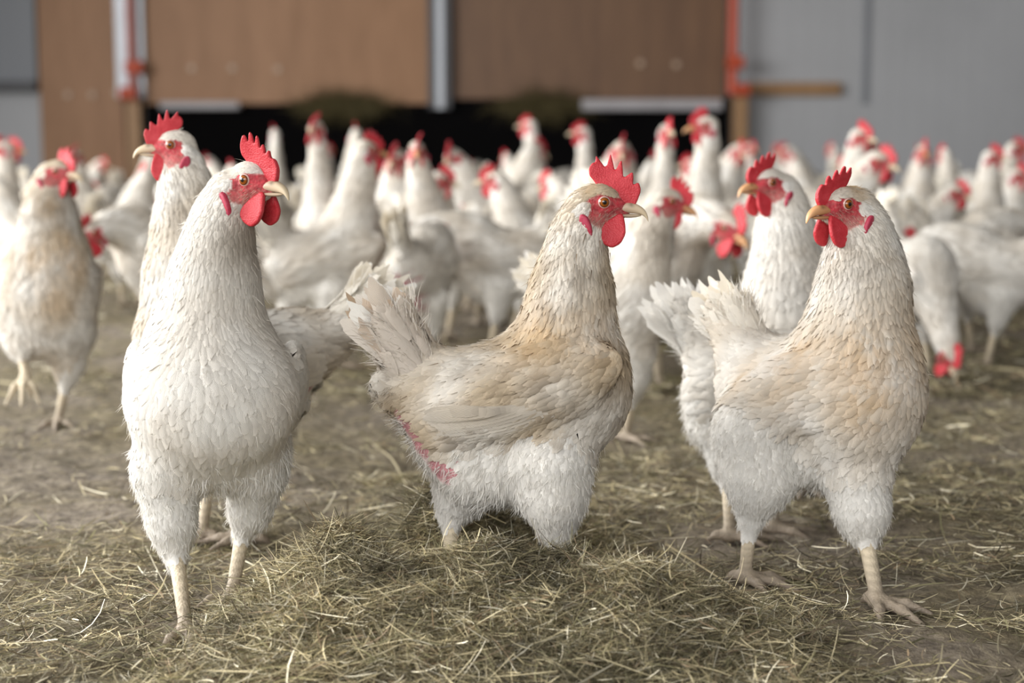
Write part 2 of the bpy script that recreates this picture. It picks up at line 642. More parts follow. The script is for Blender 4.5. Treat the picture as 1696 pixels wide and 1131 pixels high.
class Head:
    def __init__(self, eye, yaw, pitch, roll=0, scale=1.0, eye_is_centre=True, side=0):
        self.R = rot_frame(yaw, pitch, roll)
        self.u = HU * scale
        eye = np.array(eye, float)
        # given point is the visible eye (side +1 left, -1 right) or the centre between the eyes
        self.o = eye - self.R @ np.array([0, side * 22 * self.u, 0])

    def w(self, x, y, z):
        return self.o + self.R @ (np.array([x, y, z]) * self.u)

    def local(self, p):
        return ((p - self.o) @ self.R) / self.u

    def prims(self):
        u = self.u
        ax = self.R.T
        back = -self.R[:, 0] - .3 * self.R[:, 2]
        return [Prim('head', self.w(-10, 0, 1), 0, k=.006, flow=back, radii=(37 * u, 23.5 * u, 29 * u), axes=ax),
                Prim('head', self.w(2, 0, -7), 21 * u, self.w(36, 0, -12), 11 * u, k=.008, flow=back),
                Prim('head', self.w(-6, 0, -26), 20 * u, self.w(20, 0, -22), 11 * u, k=.008, flow=back),
                Prim('ear', self.w(-31, 24.5, -9), 9 * u, k=.005, flow=back),
                Prim('ear', self.w(-31, -24.5, -9), 9 * u, k=.005, flow=back)]

    def face_mask(self, p):
        """1 on bare red skin"""
        l = self.local(p)
        x, y, z = l[:, 0], np.abs(l[:, 1]), l[:, 2]
        wob = 3.5 * (vnoise(p, 190) - .5)
        top = np.where(x < 0, 15 - (x / 30) ** 2 * 13, 15 - x * .22) + wob
        bot = -47 + np.clip(x, 0, 40) * .6 - np.clip(-x, 0, 30) * -.45 + wob
        left = -31 + np.clip(-z - 18, 0, 40) * .35 + wob
        m = np.minimum.reduce([(top - z) / 3, (z - bot) / 4, (x - left) / 3, (70 - x) / 5])
        m = np.where(((x + 32) / 11) ** 2 + ((z + 9) / 10) ** 2 < 1, -1, m)
        m = np.where((y < 7) & (z > 0) & (x < 22), -1, m)
        return np.clip(m, 0, 1)

    def near(self, p):
        l = self.local(p)
        return (np.abs(l[:, 0] - 10) < 90) & (np.abs(l[:, 1]) < 50) & (np.abs(l[:, 2]) < 75)

    def ysurf(self, fld, off, x, z, sg):
        ys = np.linspace(60, 4, 57)
        pts = np.stack([self.w(x, sg * y, z) for y in ys]) + off
        f = fld.sample(pts)
        k = np.argmax(f < 0)
        return float(ys[k])

    def attach(self, root, comb=0, beak=None, earlobe=True, fld=None, off=None, csc=1.0):
        M = Matrix.Identity(4)
        R3 = Matrix(self.R.tolist())
        base = Matrix.Translation(Vector(self.o)) @ R3.to_4x4() @ Matrix.Scale(self.u, 4)

        def add(name, me, mat=None):
            o = bpy.data.objects.new(name, me)
            COL.objects.link(o)
            o.parent = root
            o.matrix_local = base if mat is None else base @ mat
        add('comb', COMBS[comb], Matrix.Translation((20, 0, 5)) @ Matrix.Scale(csc, 4) @ Matrix.Translation((-20, 0, -5)))
        add('beak', beak or BEAK_PALE)
        add('wattle', WATTLE_L, Matrix.Translation((0, 7, 0)) @ Matrix.Rotation(.14, 4, 'X'))
        add('wattle', WATTLE_R, Matrix.Translation((0, -7, 0)) @ Matrix.Rotation(-.14, 4, 'X'))
        for sg in (1, -1):
            ye = self.ysurf(fld, off, 0, 0, sg) - 4.6
            add('eye', EYE, Matrix.Translation((0, sg * ye, 0)) @ Matrix.Rotation((0 if sg > 0 else math.pi) - sg * .16, 4, 'Z'))
        if earlobe:
            for sg in (1, -1):
                yl = self.ysurf(fld, off, -27, -36, sg)
                add('ear_lobe', EAR, Matrix.Translation((0, sg * (yl - .5), 0)) @ Matrix.Translation((-28, 0, -38)) @ Matrix.Rotation(sg * -.15, 4, 'X') @ Matrix.Rotation(sg * .25, 4, 'Z') @ Matrix.Translation((28, 0, 38)))


# ------------------------------------------------------------------ hens
WHITE = S('f1eee8'); CREAM = S('eadfca'); BUFF = S('c8b496'); DIRT = S('8a7862'); RED = S('a5323a'); PINK = S('c07a78')
STAIN = S('d3b184'); SHANK_C = S('d3c4aa'); SHANK_D = S('6e6058')


def toe_prims(foot, heading, sc=1.0, spread=1.0, lift=0.0):
    """three front toes and one hind toe around the foot point"""
    out = []
    foot = np.array(foot, float)
    for a, L in ((-38 * spread, .048), (0, .058), (38 * spread, .048), (170, .024)):
        t = math.radians(heading + a)
        d = np.array([math.cos(t), math.sin(t), 0])
        p0 = foot + np.array([0, 0, .004])
        p1 = foot + d * L * .55 * sc + np.array([0, 0, .004 - lift * .4])
        p2 = foot + d * L * sc + np.array([0, 0, -.003 - lift])
        out.append(Prim('toe', p0, .0062 * sc, p1, .0048 * sc, k=.005, flow=d))
        out.append(Prim('toe', p1, .0048 * sc, p2, .0026 * sc, k=.004, flow=d))
    return out


class Wing:
    def __init__(self, s, t, half, n, bulge=.012, flight=True):
        self.flight = flight
        self.s, self.t, self.half, self.n = np.array(s, float), np.array(t, float), half, unit(n)
        self.d = unit(self.t - self.s)
        self.n = unit(self.n - (self.n @ self.d) * self.d)
        self.perp = np.cross(self.d, self.n)
        if self.perp[2] < 0:
            self.perp = -self.perp
        self.len = np.linalg.norm(self.t - self.s)
        self.bulge = bulge

    def prim(self):
        c = self.s + self.d * self.len * .44 - self.n * self.bulge * .2
        return Prim('wing', c, 0, k=.006, flow=self.d, radii=(self.len * .5, self.bulge * 1.5, self.half), axes=[self.d, self.n, self.perp])

    def mask(self, p, nrm):
        l = p - self.s
        t = (l @ self.d) / self.len
        w = (l @ self.perp) / self.half
        prof = np.sqrt(np.clip(1 - ((t - .44) / .56) ** 2, 0, 1))
        return (t > -.02) & (t < 1) & (np.abs(w) < prof * 1.02) & (nrm @ self.n > .15) & (np.abs(l @ self.n) < .05)


DETAIL = {  # grid size, spacing multiplier, down strands
    'high': (.0024, 1.0, 16000), 'mid': (.003, 1.35, 6000), 'low': (.0045, 2.1, 900)}


def build_hen(prims, head, wings, tail, base, label, rng, detail='high', tint=.05, fine=1.0, rag0=.45, comb=0, beak=None, dirt=.3, buff=.35, bare=(), stain=(), comb_size=.86, neck_dark=0.0, tailtone=None, group='flock of white hens', smoothness=1.0, local=False):
    """prims/head/wings/tail in world coordinates (or hen space when local); the root stands at base"""
    h, sp, ndown = DETAIL[detail]
    base = np.array(base, float)
    allp = list(prims) + head.prims() + [w.prim() for w in wings]
    nk = [p for p in prims if p.tag == 'neck']
    for p, f_ in zip(nk[:2], (.80, .9)):
        p.squash = (head.R[:, 1], f_)
    fld = Field(allp, h)
    v, q = surface_nets(fld.f, fld.lo, h)
    v = smooth_verts(v, q, 2)
    nrm = fld.grad(v)
    ds = np.stack([p.dist(v) for p in allp], 1)
    w = np.exp(-np.maximum(ds - ds.min(1, keepdims=True), 0) / .012)
    flow = unit(w @ np.stack([p.flow for p in allp]))
    flow = unit(flow - (flow * nrm).sum(1, keepdims=True) * nrm)
    tags = np.array([p.tag for p in allp])
    near = tags[ds.argmin(1)]
    near_name = near
    leg = np.isin(near, ['shank', 'toe'])
    face = head.face_mask(v) * head.near(v)
    face[leg] = 0
    wmask = np.zeros(len(v), int)
    for i, wg in enumerate(wings):
        mk = wg.mask(v, nrm) & ~leg & np.isin(near, ['body', 'wing', 'breast', 'fluff', 'neck'])
        wmask[mk] = i + 1
    bare_m = np.zeros(len(v))
    for (bp, br) in bare:
        bare_m = np.maximum(bare_m, np.clip((br - np.linalg.norm(v - np.array(bp), axis=1)) / (.35 * br), 0, 1))

    def tfun(tg):
        return lambda pp: tone(pp, tg, len(pp))

    def tone(p, tg, n):
        """plumage colour: white, stained cream to buff, soiled in patches"""
        k1 = vnoise(p + 3.1 * len(label), 24); k2 = vnoise(p + 7.7, 75)
        b = np.clip(tint + buff * np.clip(k1 * 1.5 - .25, 0, 1), 0, 1)
        dd = dirt * np.clip(k2 * 1.9 - .75, 0, 1)
        soft = np.isin(tg, ['fluff', 'thigh', 'ear'])
        b = np.where(soft, b * .12, b); dd = np.where(soft, dd * .12, dd)
        b = np.where(np.isin(tg, ['head']), np.minimum(b + buff * .5, .8), b)
        c = WHITE * (1 - b[:, None]) + BUFF * b[:, None]
        c = c * (1 - dd[:, None]) + DIRT * dd[:, None]
        for sp_, sr_, sk_ in stain:
            g_ = np.exp(-(np.linalg.norm(p - np.array(sp_), axis=-1) / sr_) ** 2) * sk_ * np.clip(.25 + 1.3 * vnoise(p + 4, 110), 0, 1)
            c = c * (1 - g_[:, None]) + STAIN * g_[:, None]
        if neck_dark:
            l = head.local(p)
            thr = np.exp(-((l[:, 0] - 5) / 38) ** 2 - ((l[:, 2] + 95) / 55) ** 2) * neck_dark
            c = c * (1 - thr[:, None]) + DIRT * .8 * thr[:, None]
        return c

    col = tone(v, near, len(v)) * .92
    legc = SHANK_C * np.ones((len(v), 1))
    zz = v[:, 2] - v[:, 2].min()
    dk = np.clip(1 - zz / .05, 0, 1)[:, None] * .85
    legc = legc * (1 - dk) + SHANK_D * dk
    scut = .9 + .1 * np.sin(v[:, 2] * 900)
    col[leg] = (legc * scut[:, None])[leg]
    l = head.local(v)
    fr = RED * (.55 + .8 * vnoise(v, 300)[:, None])
    pale = np.clip((-l[:, 2] - 12) / 22, 0, 1)[:, None] * .35 + (vnoise(v, 420)[:, None] > .62) * .18
    fr = fr * (1 - pale) + S('b08a80') * pale
    col = col * (1 - face[:, None]) + fr * face[:, None]
    rb = S('b88286') * (.8 + .4 * vnoise(v, 200)[:, None])
    col = col * (1 - bare_m[:, None]) + rb * bare_m[:, None]

    root = bpy.data.objects.new('hen', None)
    root.empty_display_size = .05
    COL.objects.link(root)
    if not local:
        root.location = base
    off = np.zeros(3) if local else base
    root['label'] = label; root['category'] = 'hen'; root['group'] = group
    # whole figure: one continuous surface
    mesh_obj('body', v - off, q, M_SKIN, col, parent=root)

    # ---- plumage, sampled on the surface
    tri = np.concatenate([q[:, [0, 1, 2]], q[:, [0, 2, 3]]])
    area = np.linalg.norm(np.cross(v[tri[:, 1]] - v[tri[:, 0]], v[tri[:, 2]] - v[tri[:, 0]]), axis=1)
    cdf = np.cumsum(area); total = cdf[-1]; cdf /= total

    def scatter(n):
        f = np.searchsorted(cdf, rng.rand(n))
        a, b = rng.rand(n), rng.rand(n)
        fl = a + b > 1
        a[fl], b[fl] = 1 - a[fl], 1 - b[fl]
        t = tri[np.minimum(f, len(tri) - 1)]
        p = v[t[:, 0]] * (1 - a - b)[:, None] + v[t[:, 1]] * a[:, None] + v[t[:, 2]] * b[:, None]
        return p, t[:, 0]

    def thin(p, size):
        key = np.floor(p / size + 1000).astype(np.int64)
        k = key[:, 0] * 4000037 + key[:, 1] * 2003 + key[:, 2]
        _, first = np.unique(k, return_index=True)
        return first

    plum = Batch()
    wing_b = [Batch() for _ in wings]
    ok = (~leg) & (face < .4) & (bare_m < .25 + .6 * vnoise(v + 2, 120))
    #            tags              spacing  L      W      lift  ragged
    kinds = [(('neck',),            .0046, .026, .0075, .055, .55),
             (('breast', 'body'),   .0066 * fine, .034 * fine, .0150 * fine, .05, rag0),
             (('thigh',),           .0060, .0135, .0080, .035, .85),
             (('fluff',),           .0072, .020, .0105, .05, .85),
             (('tailbase',),        .0080, .036, .0150, .07, .6),
             (('head', 'ear'),      .0024, .0075, .0030, .05, .4)]
    for names, s, L, W, lift, rag in kinds:
        s = s * sp
        n = int(total / (s * s) * 3)
        p, vi = scatter(n)
        keep = np.isin(near[vi], names) & ok[vi] & (wmask[vi] == 0)
        p, vi = p[keep], vi[keep]
        if not len(p):
            continue
        f = thin(p, s)
        p, vi = p[f], vi[f]
        if names[0] == 'neck':      # finer towards the head
            hd = np.clip(np.linalg.norm(p - head.o, axis=1) / .12, .35, 1.15)
        else:
            hd = np.ones(len(p))
        m = len(p)
        c = (tfun(near[vi]), (1 + .12 * (rng.rand(m, 1) - .6)))
        fl = unit(flow[vi] + rng.randn(m, 3) * .16)
        sz = math.sqrt(sp)
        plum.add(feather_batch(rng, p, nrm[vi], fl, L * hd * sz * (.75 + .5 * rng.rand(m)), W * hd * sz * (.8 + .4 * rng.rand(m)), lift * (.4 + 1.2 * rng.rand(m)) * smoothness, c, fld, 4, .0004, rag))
    # soft down on belly and thighs, loose wisps elsewhere
    p, vi = scatter(ndown * 4)
    pr = np.where(np.isin(near[vi], ['thigh', 'fluff', 'tailbase']), 1.0, np.where(near[vi] == 'ear', .6, np.where(near[vi] == 'neck', .22, .12)))
    keep = (rng.rand(len(p)) < pr) & (ok[vi] | ((bare_m[vi] > .2) & (rng.rand(len(p)) < .35))) & (wmask[vi] == 0)
    p, vi = p[keep][:ndown], vi[keep][:ndown]
    m = len(p)
    if m:
        soft = np.isin(near[vi], ['thigh', 'fluff', 'tailbase'])
        c = tone(p, near[vi], m) * (1 + .08 * (rng.rand(m, 1) - .5))
        clump = np.stack([vnoise(p + 11 * k, 150) - .5 for k in range(3)], 1) * 1.6
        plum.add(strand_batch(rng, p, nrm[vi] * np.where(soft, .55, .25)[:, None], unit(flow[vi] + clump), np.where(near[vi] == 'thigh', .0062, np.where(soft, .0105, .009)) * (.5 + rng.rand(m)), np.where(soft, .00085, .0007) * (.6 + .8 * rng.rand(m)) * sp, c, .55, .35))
    if dirt >= .4:
        p, vi = scatter(int(560 * dirt))
        keep = np.isin(near[vi], ['neck', 'body']) & ok[vi]
        p, vi = p[keep], vi[keep]
        nf_ = len(p)
        plum.add(strand_batch(rng, p + nrm[vi] * .0022, nrm[vi] * .05, unit(flow[vi]), .006 + .006 * rng.rand(nf_), 0.0007 + .0008 * rng.rand(nf_), DIRT * (.55 + .6 * rng.rand(nf_, 1)), .05, .12))
    p, vi = scatter(ndown * 6)
    l = head.local(p)
    keep = (face[vi] > .5) & head.near(p) & (rng.rand(len(p)) < np.clip((-l[:, 2] - 4) / 40, .04, .6)) & (l[:, 0] < 34)
    p, vi = p[keep][:700], vi[keep][:700]
    if len(p):
        plum.add(strand_batch(rng, p, nrm[vi] * .2, unit(flow[vi]), .0045 * (.5 + rng.rand(len(p))), .0005, S('c9ad9c') * np.ones((len(p), 1)), .1, .25))
    for b_ in plum.v:
        b_ -= off
    plum.build('plumage', M_FEATHER, root)

    # ---- wings: coverts in size order, then the long flight feathers below
    for i, wg in enumerate(wings):
        s = .0080 * sp * fine
        n = int(total / (s * s) * 4)
        p, vi = scatter(n)
        keep = (wmask[vi] == i + 1) & ok[vi]
        p, vi = p[keep], vi[keep]
        if len(p):
            f = thin(p, s)
            p, vi = p[f], vi[f]
            m = len(p)
            t = np.clip(((p - wg.s) @ wg.d) / wg.len, 0, 1)
            L = (.022 + .028 * t) * (.8 + .4 * rng.rand(m)) * fine; W = (.0095 + .003 * t) * (.8 + .4 * rng.rand(m)) * fine
            c = (tfun(near[vi]), 1 + .12 * (rng.rand(m, 1) - .55))
            fl = unit(np.repeat(wg.d[None], m, 0) * 1.0 + flow[vi] * .2 + rng.randn(m, 3) * .10 - wg.perp * .12)
            wing_b[i].add(feather_batch(rng, p, nrm[vi], fl, L, W, (.04 + .04 * rng.rand(m)) * smoothness, c, fld, 4, np.where(t > .2, .0020, .0008) + .001 * rng.rand(m), min(.9, rag0 + .1)))
        nf = 14 if detail != 'flock' else 6
        if not wg.flight:
            for b_ in wing_b[i].v:
                b_ -= off
            wing_b[i].build('wing', M_FEATHER, root)
            continue
        ts = np.linspace(.30, .62, nf)
        rp = np.stack([wg.s + wg.d * wg.len * t_ - wg.perp * wg.half * (.05 + .55 * (k / (nf - 1))) for k, t_ in enumerate(ts[::-1])])
        for _ in range(3):
            g = fld.grad(rp)
            rp = rp - g * (fld.sample(rp) - .003)[:, None]
        tgt = np.stack([wg.t + wg.perp * wg.half * (.35 - .75 * k / (nf - 1)) for k in range(nf)])
        dr = tgt - rp
        Ls = np.linalg.norm(dr, axis=1) * .98
        c = (lambda pp: (tone(pp, np.array(['wing'] * nf), nf) * .45 + .55 * (WHITE * (1 - .5 * buff) + BUFF * .5 * buff)), 1 + .22 * (rng.rand(nf, 1) - .6))
        wing_b[i].add(feather_batch(rng, rp, fld.grad(rp), unit(dr), Ls * (.9 + .1 * rng.rand(nf)), np.full(nf, .0125 * wg.half / .04), np.full(nf, .012), c, fld, 9, .0006 + .0007 * np.arange(nf)[::-1], .35, .03, 0, .9, wg.n, np.full(nf, .45) * (1 if wg.perp @ np.cross(wg.d, wg.n) > 0 else -1)))
        for b_ in wing_b[i].v:
            b_ -= off
        wing_b[i].build('wing', M_FEATHER, root)

    # ---- tail fan
    tb = Batch()
    B, D, side, TL, fan, nT = np.array(tail['base'], float), unit(tail['dir']), unit(tail['side']), tail['len'], math.radians(tail['fan']), tail.get('n', 14)
    side = unit(side - (side @ D) * D)
    upv = np.cross(side, D)
    if upv[2] < 0:
        upv = -upv
    rp, dr, nn, LL, WW = [], [], [], [], []
    for sgn in (-1, 1):
        for k in range(nT):
            f = k / (nT - 1)
            a = (f - .45) * fan
            d0 = D * math.cos(a) + upv * math.sin(a) + side * sgn * (.06 + .30 * (1 - f)) + rng.randn(3) * .04
            rp.append(B + side * sgn * .006 * (1.4 - f) + upv * .012 * (f - .5)); dr.append(unit(d0))
            nn.append(unit(side * sgn + upv * .35)); LL.append(TL * (.78 + .24 * math.sin(f * 2.6 + .4)) * (.84 + .26 * rng.rand())); WW.append(.0165 * tail.get('w', 1) * (.8 + .4 * rng.rand()))
    m = len(rp)
    tt = tailtone if tailtone is not None else CREAM
    mixv = rng.rand(m, 1)
    c = (WHITE * (1 - mixv) + tt * mixv) * (1 + .08 * (rng.rand(m, 1) - .5))
    tb.add(feather_batch(rng, np.array(rp), np.array(nn), np.array(dr), np.array(LL), np.array(WW), 0, c, None, 7, 0, .8, .1, -.4 + .6 * rng.rand(m), 1.0))
    # coverts around the tail root
    nC = 150 if detail == 'high' else 90 if detail == 'mid' else 20
    ang = rng.rand(nC) * 2 * math.pi
    rad = .018 + .012 * rng.rand(nC)
    cp = B + D * (rng.rand(nC, 1) * TL * .5 - .012) + (np.cos(ang) * rad)[:, None] * side * .75 + (np.sin(ang) * rad)[:, None] * upv
    cn = unit(np.cos(ang)[:, None] * side + np.sin(ang)[:, None] * upv)
    cd = unit(D + cn * .15 + rng.randn(nC, 3) * .14)
    c = (WHITE * .6 + tt * .4) * (1 + .1 * (rng.rand(nC, 1) - .5))
    tb.add(feather_batch(rng, cp, cn, cd, TL * (.30 + .22 * rng.rand(nC)), .012 * np.ones(nC), 0, c, None, 5, 0, .7, .12, .25 * rng.rand(nC), .6))
    nS = {'high': 1500, 'mid': 900}.get(detail, 150)
    ang = rng.rand(nS) * 2 * math.pi
    rad = .008 + .018 * rng.rand(nS)
    t_ = rng.rand(nS, 1) ** .8
    cn = unit(np.cos(ang)[:, None] * side + np.sin(ang)[:, None] * upv)
    cp = B + D * (t_ * TL * .78 - .012) + cn * (rad * (.8 + .5 * t_[:, 0]))[:, None] * np.where(np.abs(cn @ side)[:, None] > .7, .7, 1.1)
    c = (WHITE * .75 + tt * .25) * (1 + .1 * (rng.rand(nS, 1) - .5))
    tb.add(strand_batch(rng, cp, cn, D + cn * .25, .016 * (.5 + rng.rand(nS)), .0011 * (.6 + .8 * rng.rand(nS)), c, .2, .5))
    for b_ in tb.v:
        b_ -= off
    tb.build('tail', M_FEATHER, root)
    head.o = head.o - off
    head.attach(root, comb, beak, True, fld, off, .84 if detail == 'flock' else comb_size)
    return root


class Trace:
    """hen laid out from the photo: image position, depth offset and radius all in photo pixels at the hen's own distance"""
    def __init__(self, Y0):
        self.Y0 = Y0
        self.s = F_PX / Y0
        self.prims = []

    def p(self, px, py, dy=0):
        return P(px, py, self.Y0 + dy / self.s)

    def r(self, r):
        return r / self.s

    def cone(self, tag, a, b, flow, k=.02, squash=None):
        pa = self.p(a[0], a[1], a[3] if len(a) > 3 else 0); pb = self.p(b[0], b[1], b[3] if len(b) > 3 else 0)
        self.prims.append(Prim(tag, pa, self.r(a[2]), pb, self.r(b[2]), k, self.fl(flow), squash))

    def ell(self, tag, c, radii, flow, k=.02, axes=np.eye(3)):
        self.prims.append(Prim(tag, self.p(*c), 0, k=k, flow=self.fl(flow), radii=tuple(r / self.s for r in radii), axes=axes))

    @staticmethod
    def fl(f):
        return np.array([f[0], f[2] if len(f) > 2 else 0, -f[1]], float)

    def chain(self, tag, pts, k=.018):
        """from head to body; feathers run along it"""
        for a, b in zip(pts[:-1], pts[1:]):
            da = (a[3] if len(a) > 3 else 0); db = (b[3] if len(b) > 3 else 0)
            self.cone(tag, a, b, (b[0] - a[0], b[1] - a[1], db - da), k)

    def leg(self, pts, foot, heading, flow=(0, 1, 0), toes=True, lift=0, spread=1, shank=14):
        """pts: feathered thigh stations, foot: (px, py, dy)"""
        for a, b in zip(pts[:-1], pts[1:]):
            self.cone('thigh', a, b, flow, .015)
        l = pts[-1]
        d = l[3] if len(l) > 3 else 0
        fz = self.p(*foot)
        if toes and lift == 0:      # the sole stands on the floor under that point
            c0 = np.array([0, 0, CAM_H])
            fz = c0 + (fz - c0) * ((.005 - CAM_H) / (fz[2] - CAM_H))
        self.prims.append(Prim('shank', self.p(l[0], l[1] - l[2] * .3, d), self.r(shank), fz + np.array([0, 0, .008]), self.r(shank * .82), .006, (0, 0, -1)))
        if toes:
            self.prims += toe_prims(fz, heading, self.r(shank) / .0078, spread, lift)
        return fz


rng = np.random.RandomState(11)


def ground_pt(t, px, py_guess, dy=0):
    p = t.p(px, py_guess, dy)
    return np.array([p[0], p[1], 0.0])



# ------------------------------------------------------------------ the barn
WALL_Y = 13.6


def wx(px):
    return float(P(px, 230, WALL_Y)[0])


def wz(py):
    return float(P(848, py, WALL_Y)[2])


def box(name, x0, x1, y0, y1, z0, z1, mat, parent=None, bevel=0.0):
    v = [(x, y, z) for x in (x0, x1) for y in (y0, y1) for z in (z0, z1)]
    f = [(0, 1, 3, 2), (4, 6, 7, 5), (0, 4, 5, 1), (2, 3, 7, 6), (0, 2, 6, 4), (1, 5, 7, 3)]
    o = mesh_obj(name, np.array(v), f, mat, smooth=False, parent=parent)
    if bevel:
        b = o.modifiers.new('bevel', 'BEVEL'); b.width = bevel; b.segments = 2
    return o


def cyl(name, a, b, r, mat, parent=None, n=20):
    a, b = np.array(a, float), np.array(b, float)
    d = unit(b - a)
    u = unit(np.cross(d, [0.3, .5, .81])); w = np.cross(d, u)
    v, f = [], []
    for c in (a, b):
        for i in range(n):
            t = 2 * math.pi * i / n
            v.append(c + r * (math.cos(t) * u + math.sin(t) * w))
    for i in range(n):
        j = (i + 1) % n
        f.append((i, j, n + j, n + i))
    f.append(tuple(range(n))[::-1]); f.append(tuple(range(n, 2 * n)))
    o = mesh_obj(name, np.array(v), f, mat, smooth=False, parent=parent)
    return o


def simple_mat(name, c, rough=.6, metal=0.0, var=.0, scale=3.0, c2=None):
    m, nt, b, out = new_mat(name)
    b.inputs['Roughness'].default_value = rough
    b.inputs['Metallic'].default_value = metal
    if c2 is None:
        c2 = np.array(c) * (1 - var)
    n = noise(nt, scale, 5, coords(nt))
    nt.links.new(ramp(nt, n.outputs['Fac'], [(.3, tuple(c)), (.7, tuple(c2))]), b.inputs['Base Color'])
    return m


def plywood_mat(name, c1, c2):
    m, nt, b, out = new_mat(name)
    co = coords(nt)
    mp = nt.nodes.new('ShaderNodeMapping')
    mp.inputs['Scale'].default_value = (5.0, 5.0, .7)
    nt.links.new(co, mp.inputs['Vector'])
    n = noise(nt, 2.2, 6, mp.outputs[0], .65)
    nt.links.new(ramp(nt, n.outputs['Fac'], [(.3, tuple(c1)), (.7, tuple(c2))]), b.inputs['Base Color'])
    b.inputs['Roughness'].default_value = .55
    return m


def panel_mat(name, c, pitch):
    """ribbed sheet: fine vertical ribs in the bump"""
    m, nt, b, out = new_mat(name)
    co = coords(nt)
    w = nt.nodes.new('ShaderNodeTexWave')
    w.inputs['Scale'].default_value = pitch
    w.inputs['Distortion'].default_value = 0
    nt.links.new(co, w.inputs['Vector'])
    bump(nt, w.outputs['Fac'], b, .10, .01)
    n = noise(nt, .8, 4, co)
    nt.links.new(ramp(nt, n.outputs['Fac'], [(.3, tuple(c)), (.75, tuple(np.array(c) * .86))]), b.inputs['Base Color'])
    b.inputs['Roughness'].default_value = .5
    return m


M_PANEL = panel_mat('white_ribbed_sheet', S('b7b8bb'), 2.2)
M_PANEL2 = panel_mat('grey_ribbed_sheet', S('85888e'), 2.2)
M_PLY = plywood_mat('plywood', S('a87d5a'), S('926946'))
M_PLY2 = plywood_mat('plywood_dark', S('7c5c42'), S('694c37'))
M_STEEL = simple_mat('galvanised_steel', S('c4c8cf'), .4, .2, .15)
M_BOLT = simple_mat('dull_washer', S('c0a68e'), .5, 0, .1)
M_DARKSTEEL = simple_mat('dark_steel', S('4b4b4e'), .5, .2, .2)
M_RED = simple_mat('orange_red_plastic', S('cf5a3c'), .45, 0, .15)
M_PALERED = simple_mat('faded_red_plastic', S('c08078'), .45, 0, .15)
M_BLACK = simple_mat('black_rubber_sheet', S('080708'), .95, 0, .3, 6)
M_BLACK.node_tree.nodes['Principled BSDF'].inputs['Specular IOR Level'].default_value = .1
M_TIMBER = plywood_mat('timber', S('b08a62'), S('8d6a48'))
M_LEDGE = simple_mat('pale_ledge', S('b9b5b8'), .5, 0, .2)
M_WALLGREY = simple_mat('plaster', S('8a8885'), .8, 0, .2)


def structure(o, label=None):
    o['kind'] = 'structure'
    return o


def tag(o, label, cat, group=None, kind=None):
    o['label'] = label; o['category'] = cat
    if group: o['group'] = group
    if kind: o['kind'] = kind
    return o


def empty(name, loc=(0, 0, 0)):
    o = bpy.data.objects.new(name, None)
    o.empty_display_size = .1
    o.location = loc
    COL.objects.link(o)
    return o


# back wall: ribbed sheets, the right wall that encloses the place, and an added roof
TOPZ = 4.2
structure(box('wall_back', -9, 9, WALL_Y + .10, WALL_Y + .25, 0, TOPZ, M_PANEL))
structure(box('wall_right', 8.0, 8.15, -6, WALL_Y + .25, 0, TOPZ, M_PANEL))
structure(box('sky_block_ceiling', -9, 9, -6, WALL_Y + .25, TOPZ, TOPZ + .1, M_WALLGREY))  # out of view, added to block light from the overhead sky
# far left: grey shutter above a white sheet
o = box('roller_shutter', wx(-160), wx(66), WALL_Y - .02, WALL_Y + .095, wz(138), 2.6, M_PANEL2)
tag(o, 'grey shutter high at the far left of the back wall', 'shutter')
o = box('shutter_beam', wx(-160), wx(66), WALL_Y - .08, WALL_Y + .1, wz(150), wz(134), M_DARKSTEEL)
tag(o, 'dark beam along the bottom edge of the grey shutter', 'beam')


def panel_things(name, x0, x1, z0, z1, mat, label, bolts, y=WALL_Y, group='plywood boards on the back wall'):
    r = empty(name, ((wx(x0) + wx(x1)) / 2, y, z0))
    tag(r, label, 'board', group)
    off = Vector(r.location)

    def rel(o):
        o.matrix_local = Matrix.Translation(-off)
        return o
    rel(box('board', wx(x0), wx(x1), y - .02, y + .0, z0, z1, mat, r))
    for bx, by in bolts:
        p = P(bx, by, y - .02)
        rel(cyl('bolt', p + [0, -.018, 0], p + [0, .0, 0], .028, M_BOLT, r))
    return r


panel_things('plywood_board', 70, 208, max(wz(300), .02), 2.6, M_PLY, 'narrow plywood board reaching nearly to the floor, left of the pale post', [(113, 157), (153, 157), (193, 153)])
panel_things('plywood_board', 246, 712, wz(172), 2.6, M_PLY, 'wide brown plywood board between the pale post and the steel post', [(318, 113), (385, 113), (460, 115)])
panel_things('plywood_board', 748, 1198, wz(164), 2.6, M_PLY2, 'wide darker plywood board between the steel post and the orange pipe', [(1060, 105), (1120, 107)])

# posts
o = box('steel_post', wx(200), wx(247), WALL_Y - .10, WALL_Y - .03, wz(164), 2.6, M_STEEL, None, .01)
tag(o, 'pale steel post carrying the faded red pipe', 'post')
r = empty('steel_post', (wx(730), WALL_Y - .08, 0)); tag(r, 'dark edged steel post between the two wide plywood boards', 'post')
for nm, a, b, y0, y1, m in (('web', 721, 737, -.10, -.03, M_STEEL), ('flange', 711, 722, -.13, -.03, M_DARKSTEEL), ('flange', 736, 748, -.13, -.03, M_DARKSTEEL)):
    o = box(nm, wx(a) - r.location.x, wx(b) - r.location.x, y0 + .08, y1 + .08, wz(180), 2.6, m, r)


def drinker_pipe(x, mat, label, fit, zb):
    r = empty('drop_pipe', (wx(x), WALL_Y - .16, zb)); tag(r, label, 'pipe')
    cyl('tube', (0, 0, 0), (0, 0, 2.6 - zb), .042, mat, r)
    for fx, fy in fit:
        z = wz(fy) - zb
        xx = wx(fx) - wx(x)
        cyl('fitting', (xx - .06, -.03, z), (xx + .08, -.03, z), .055, M_RED, r)
    return r


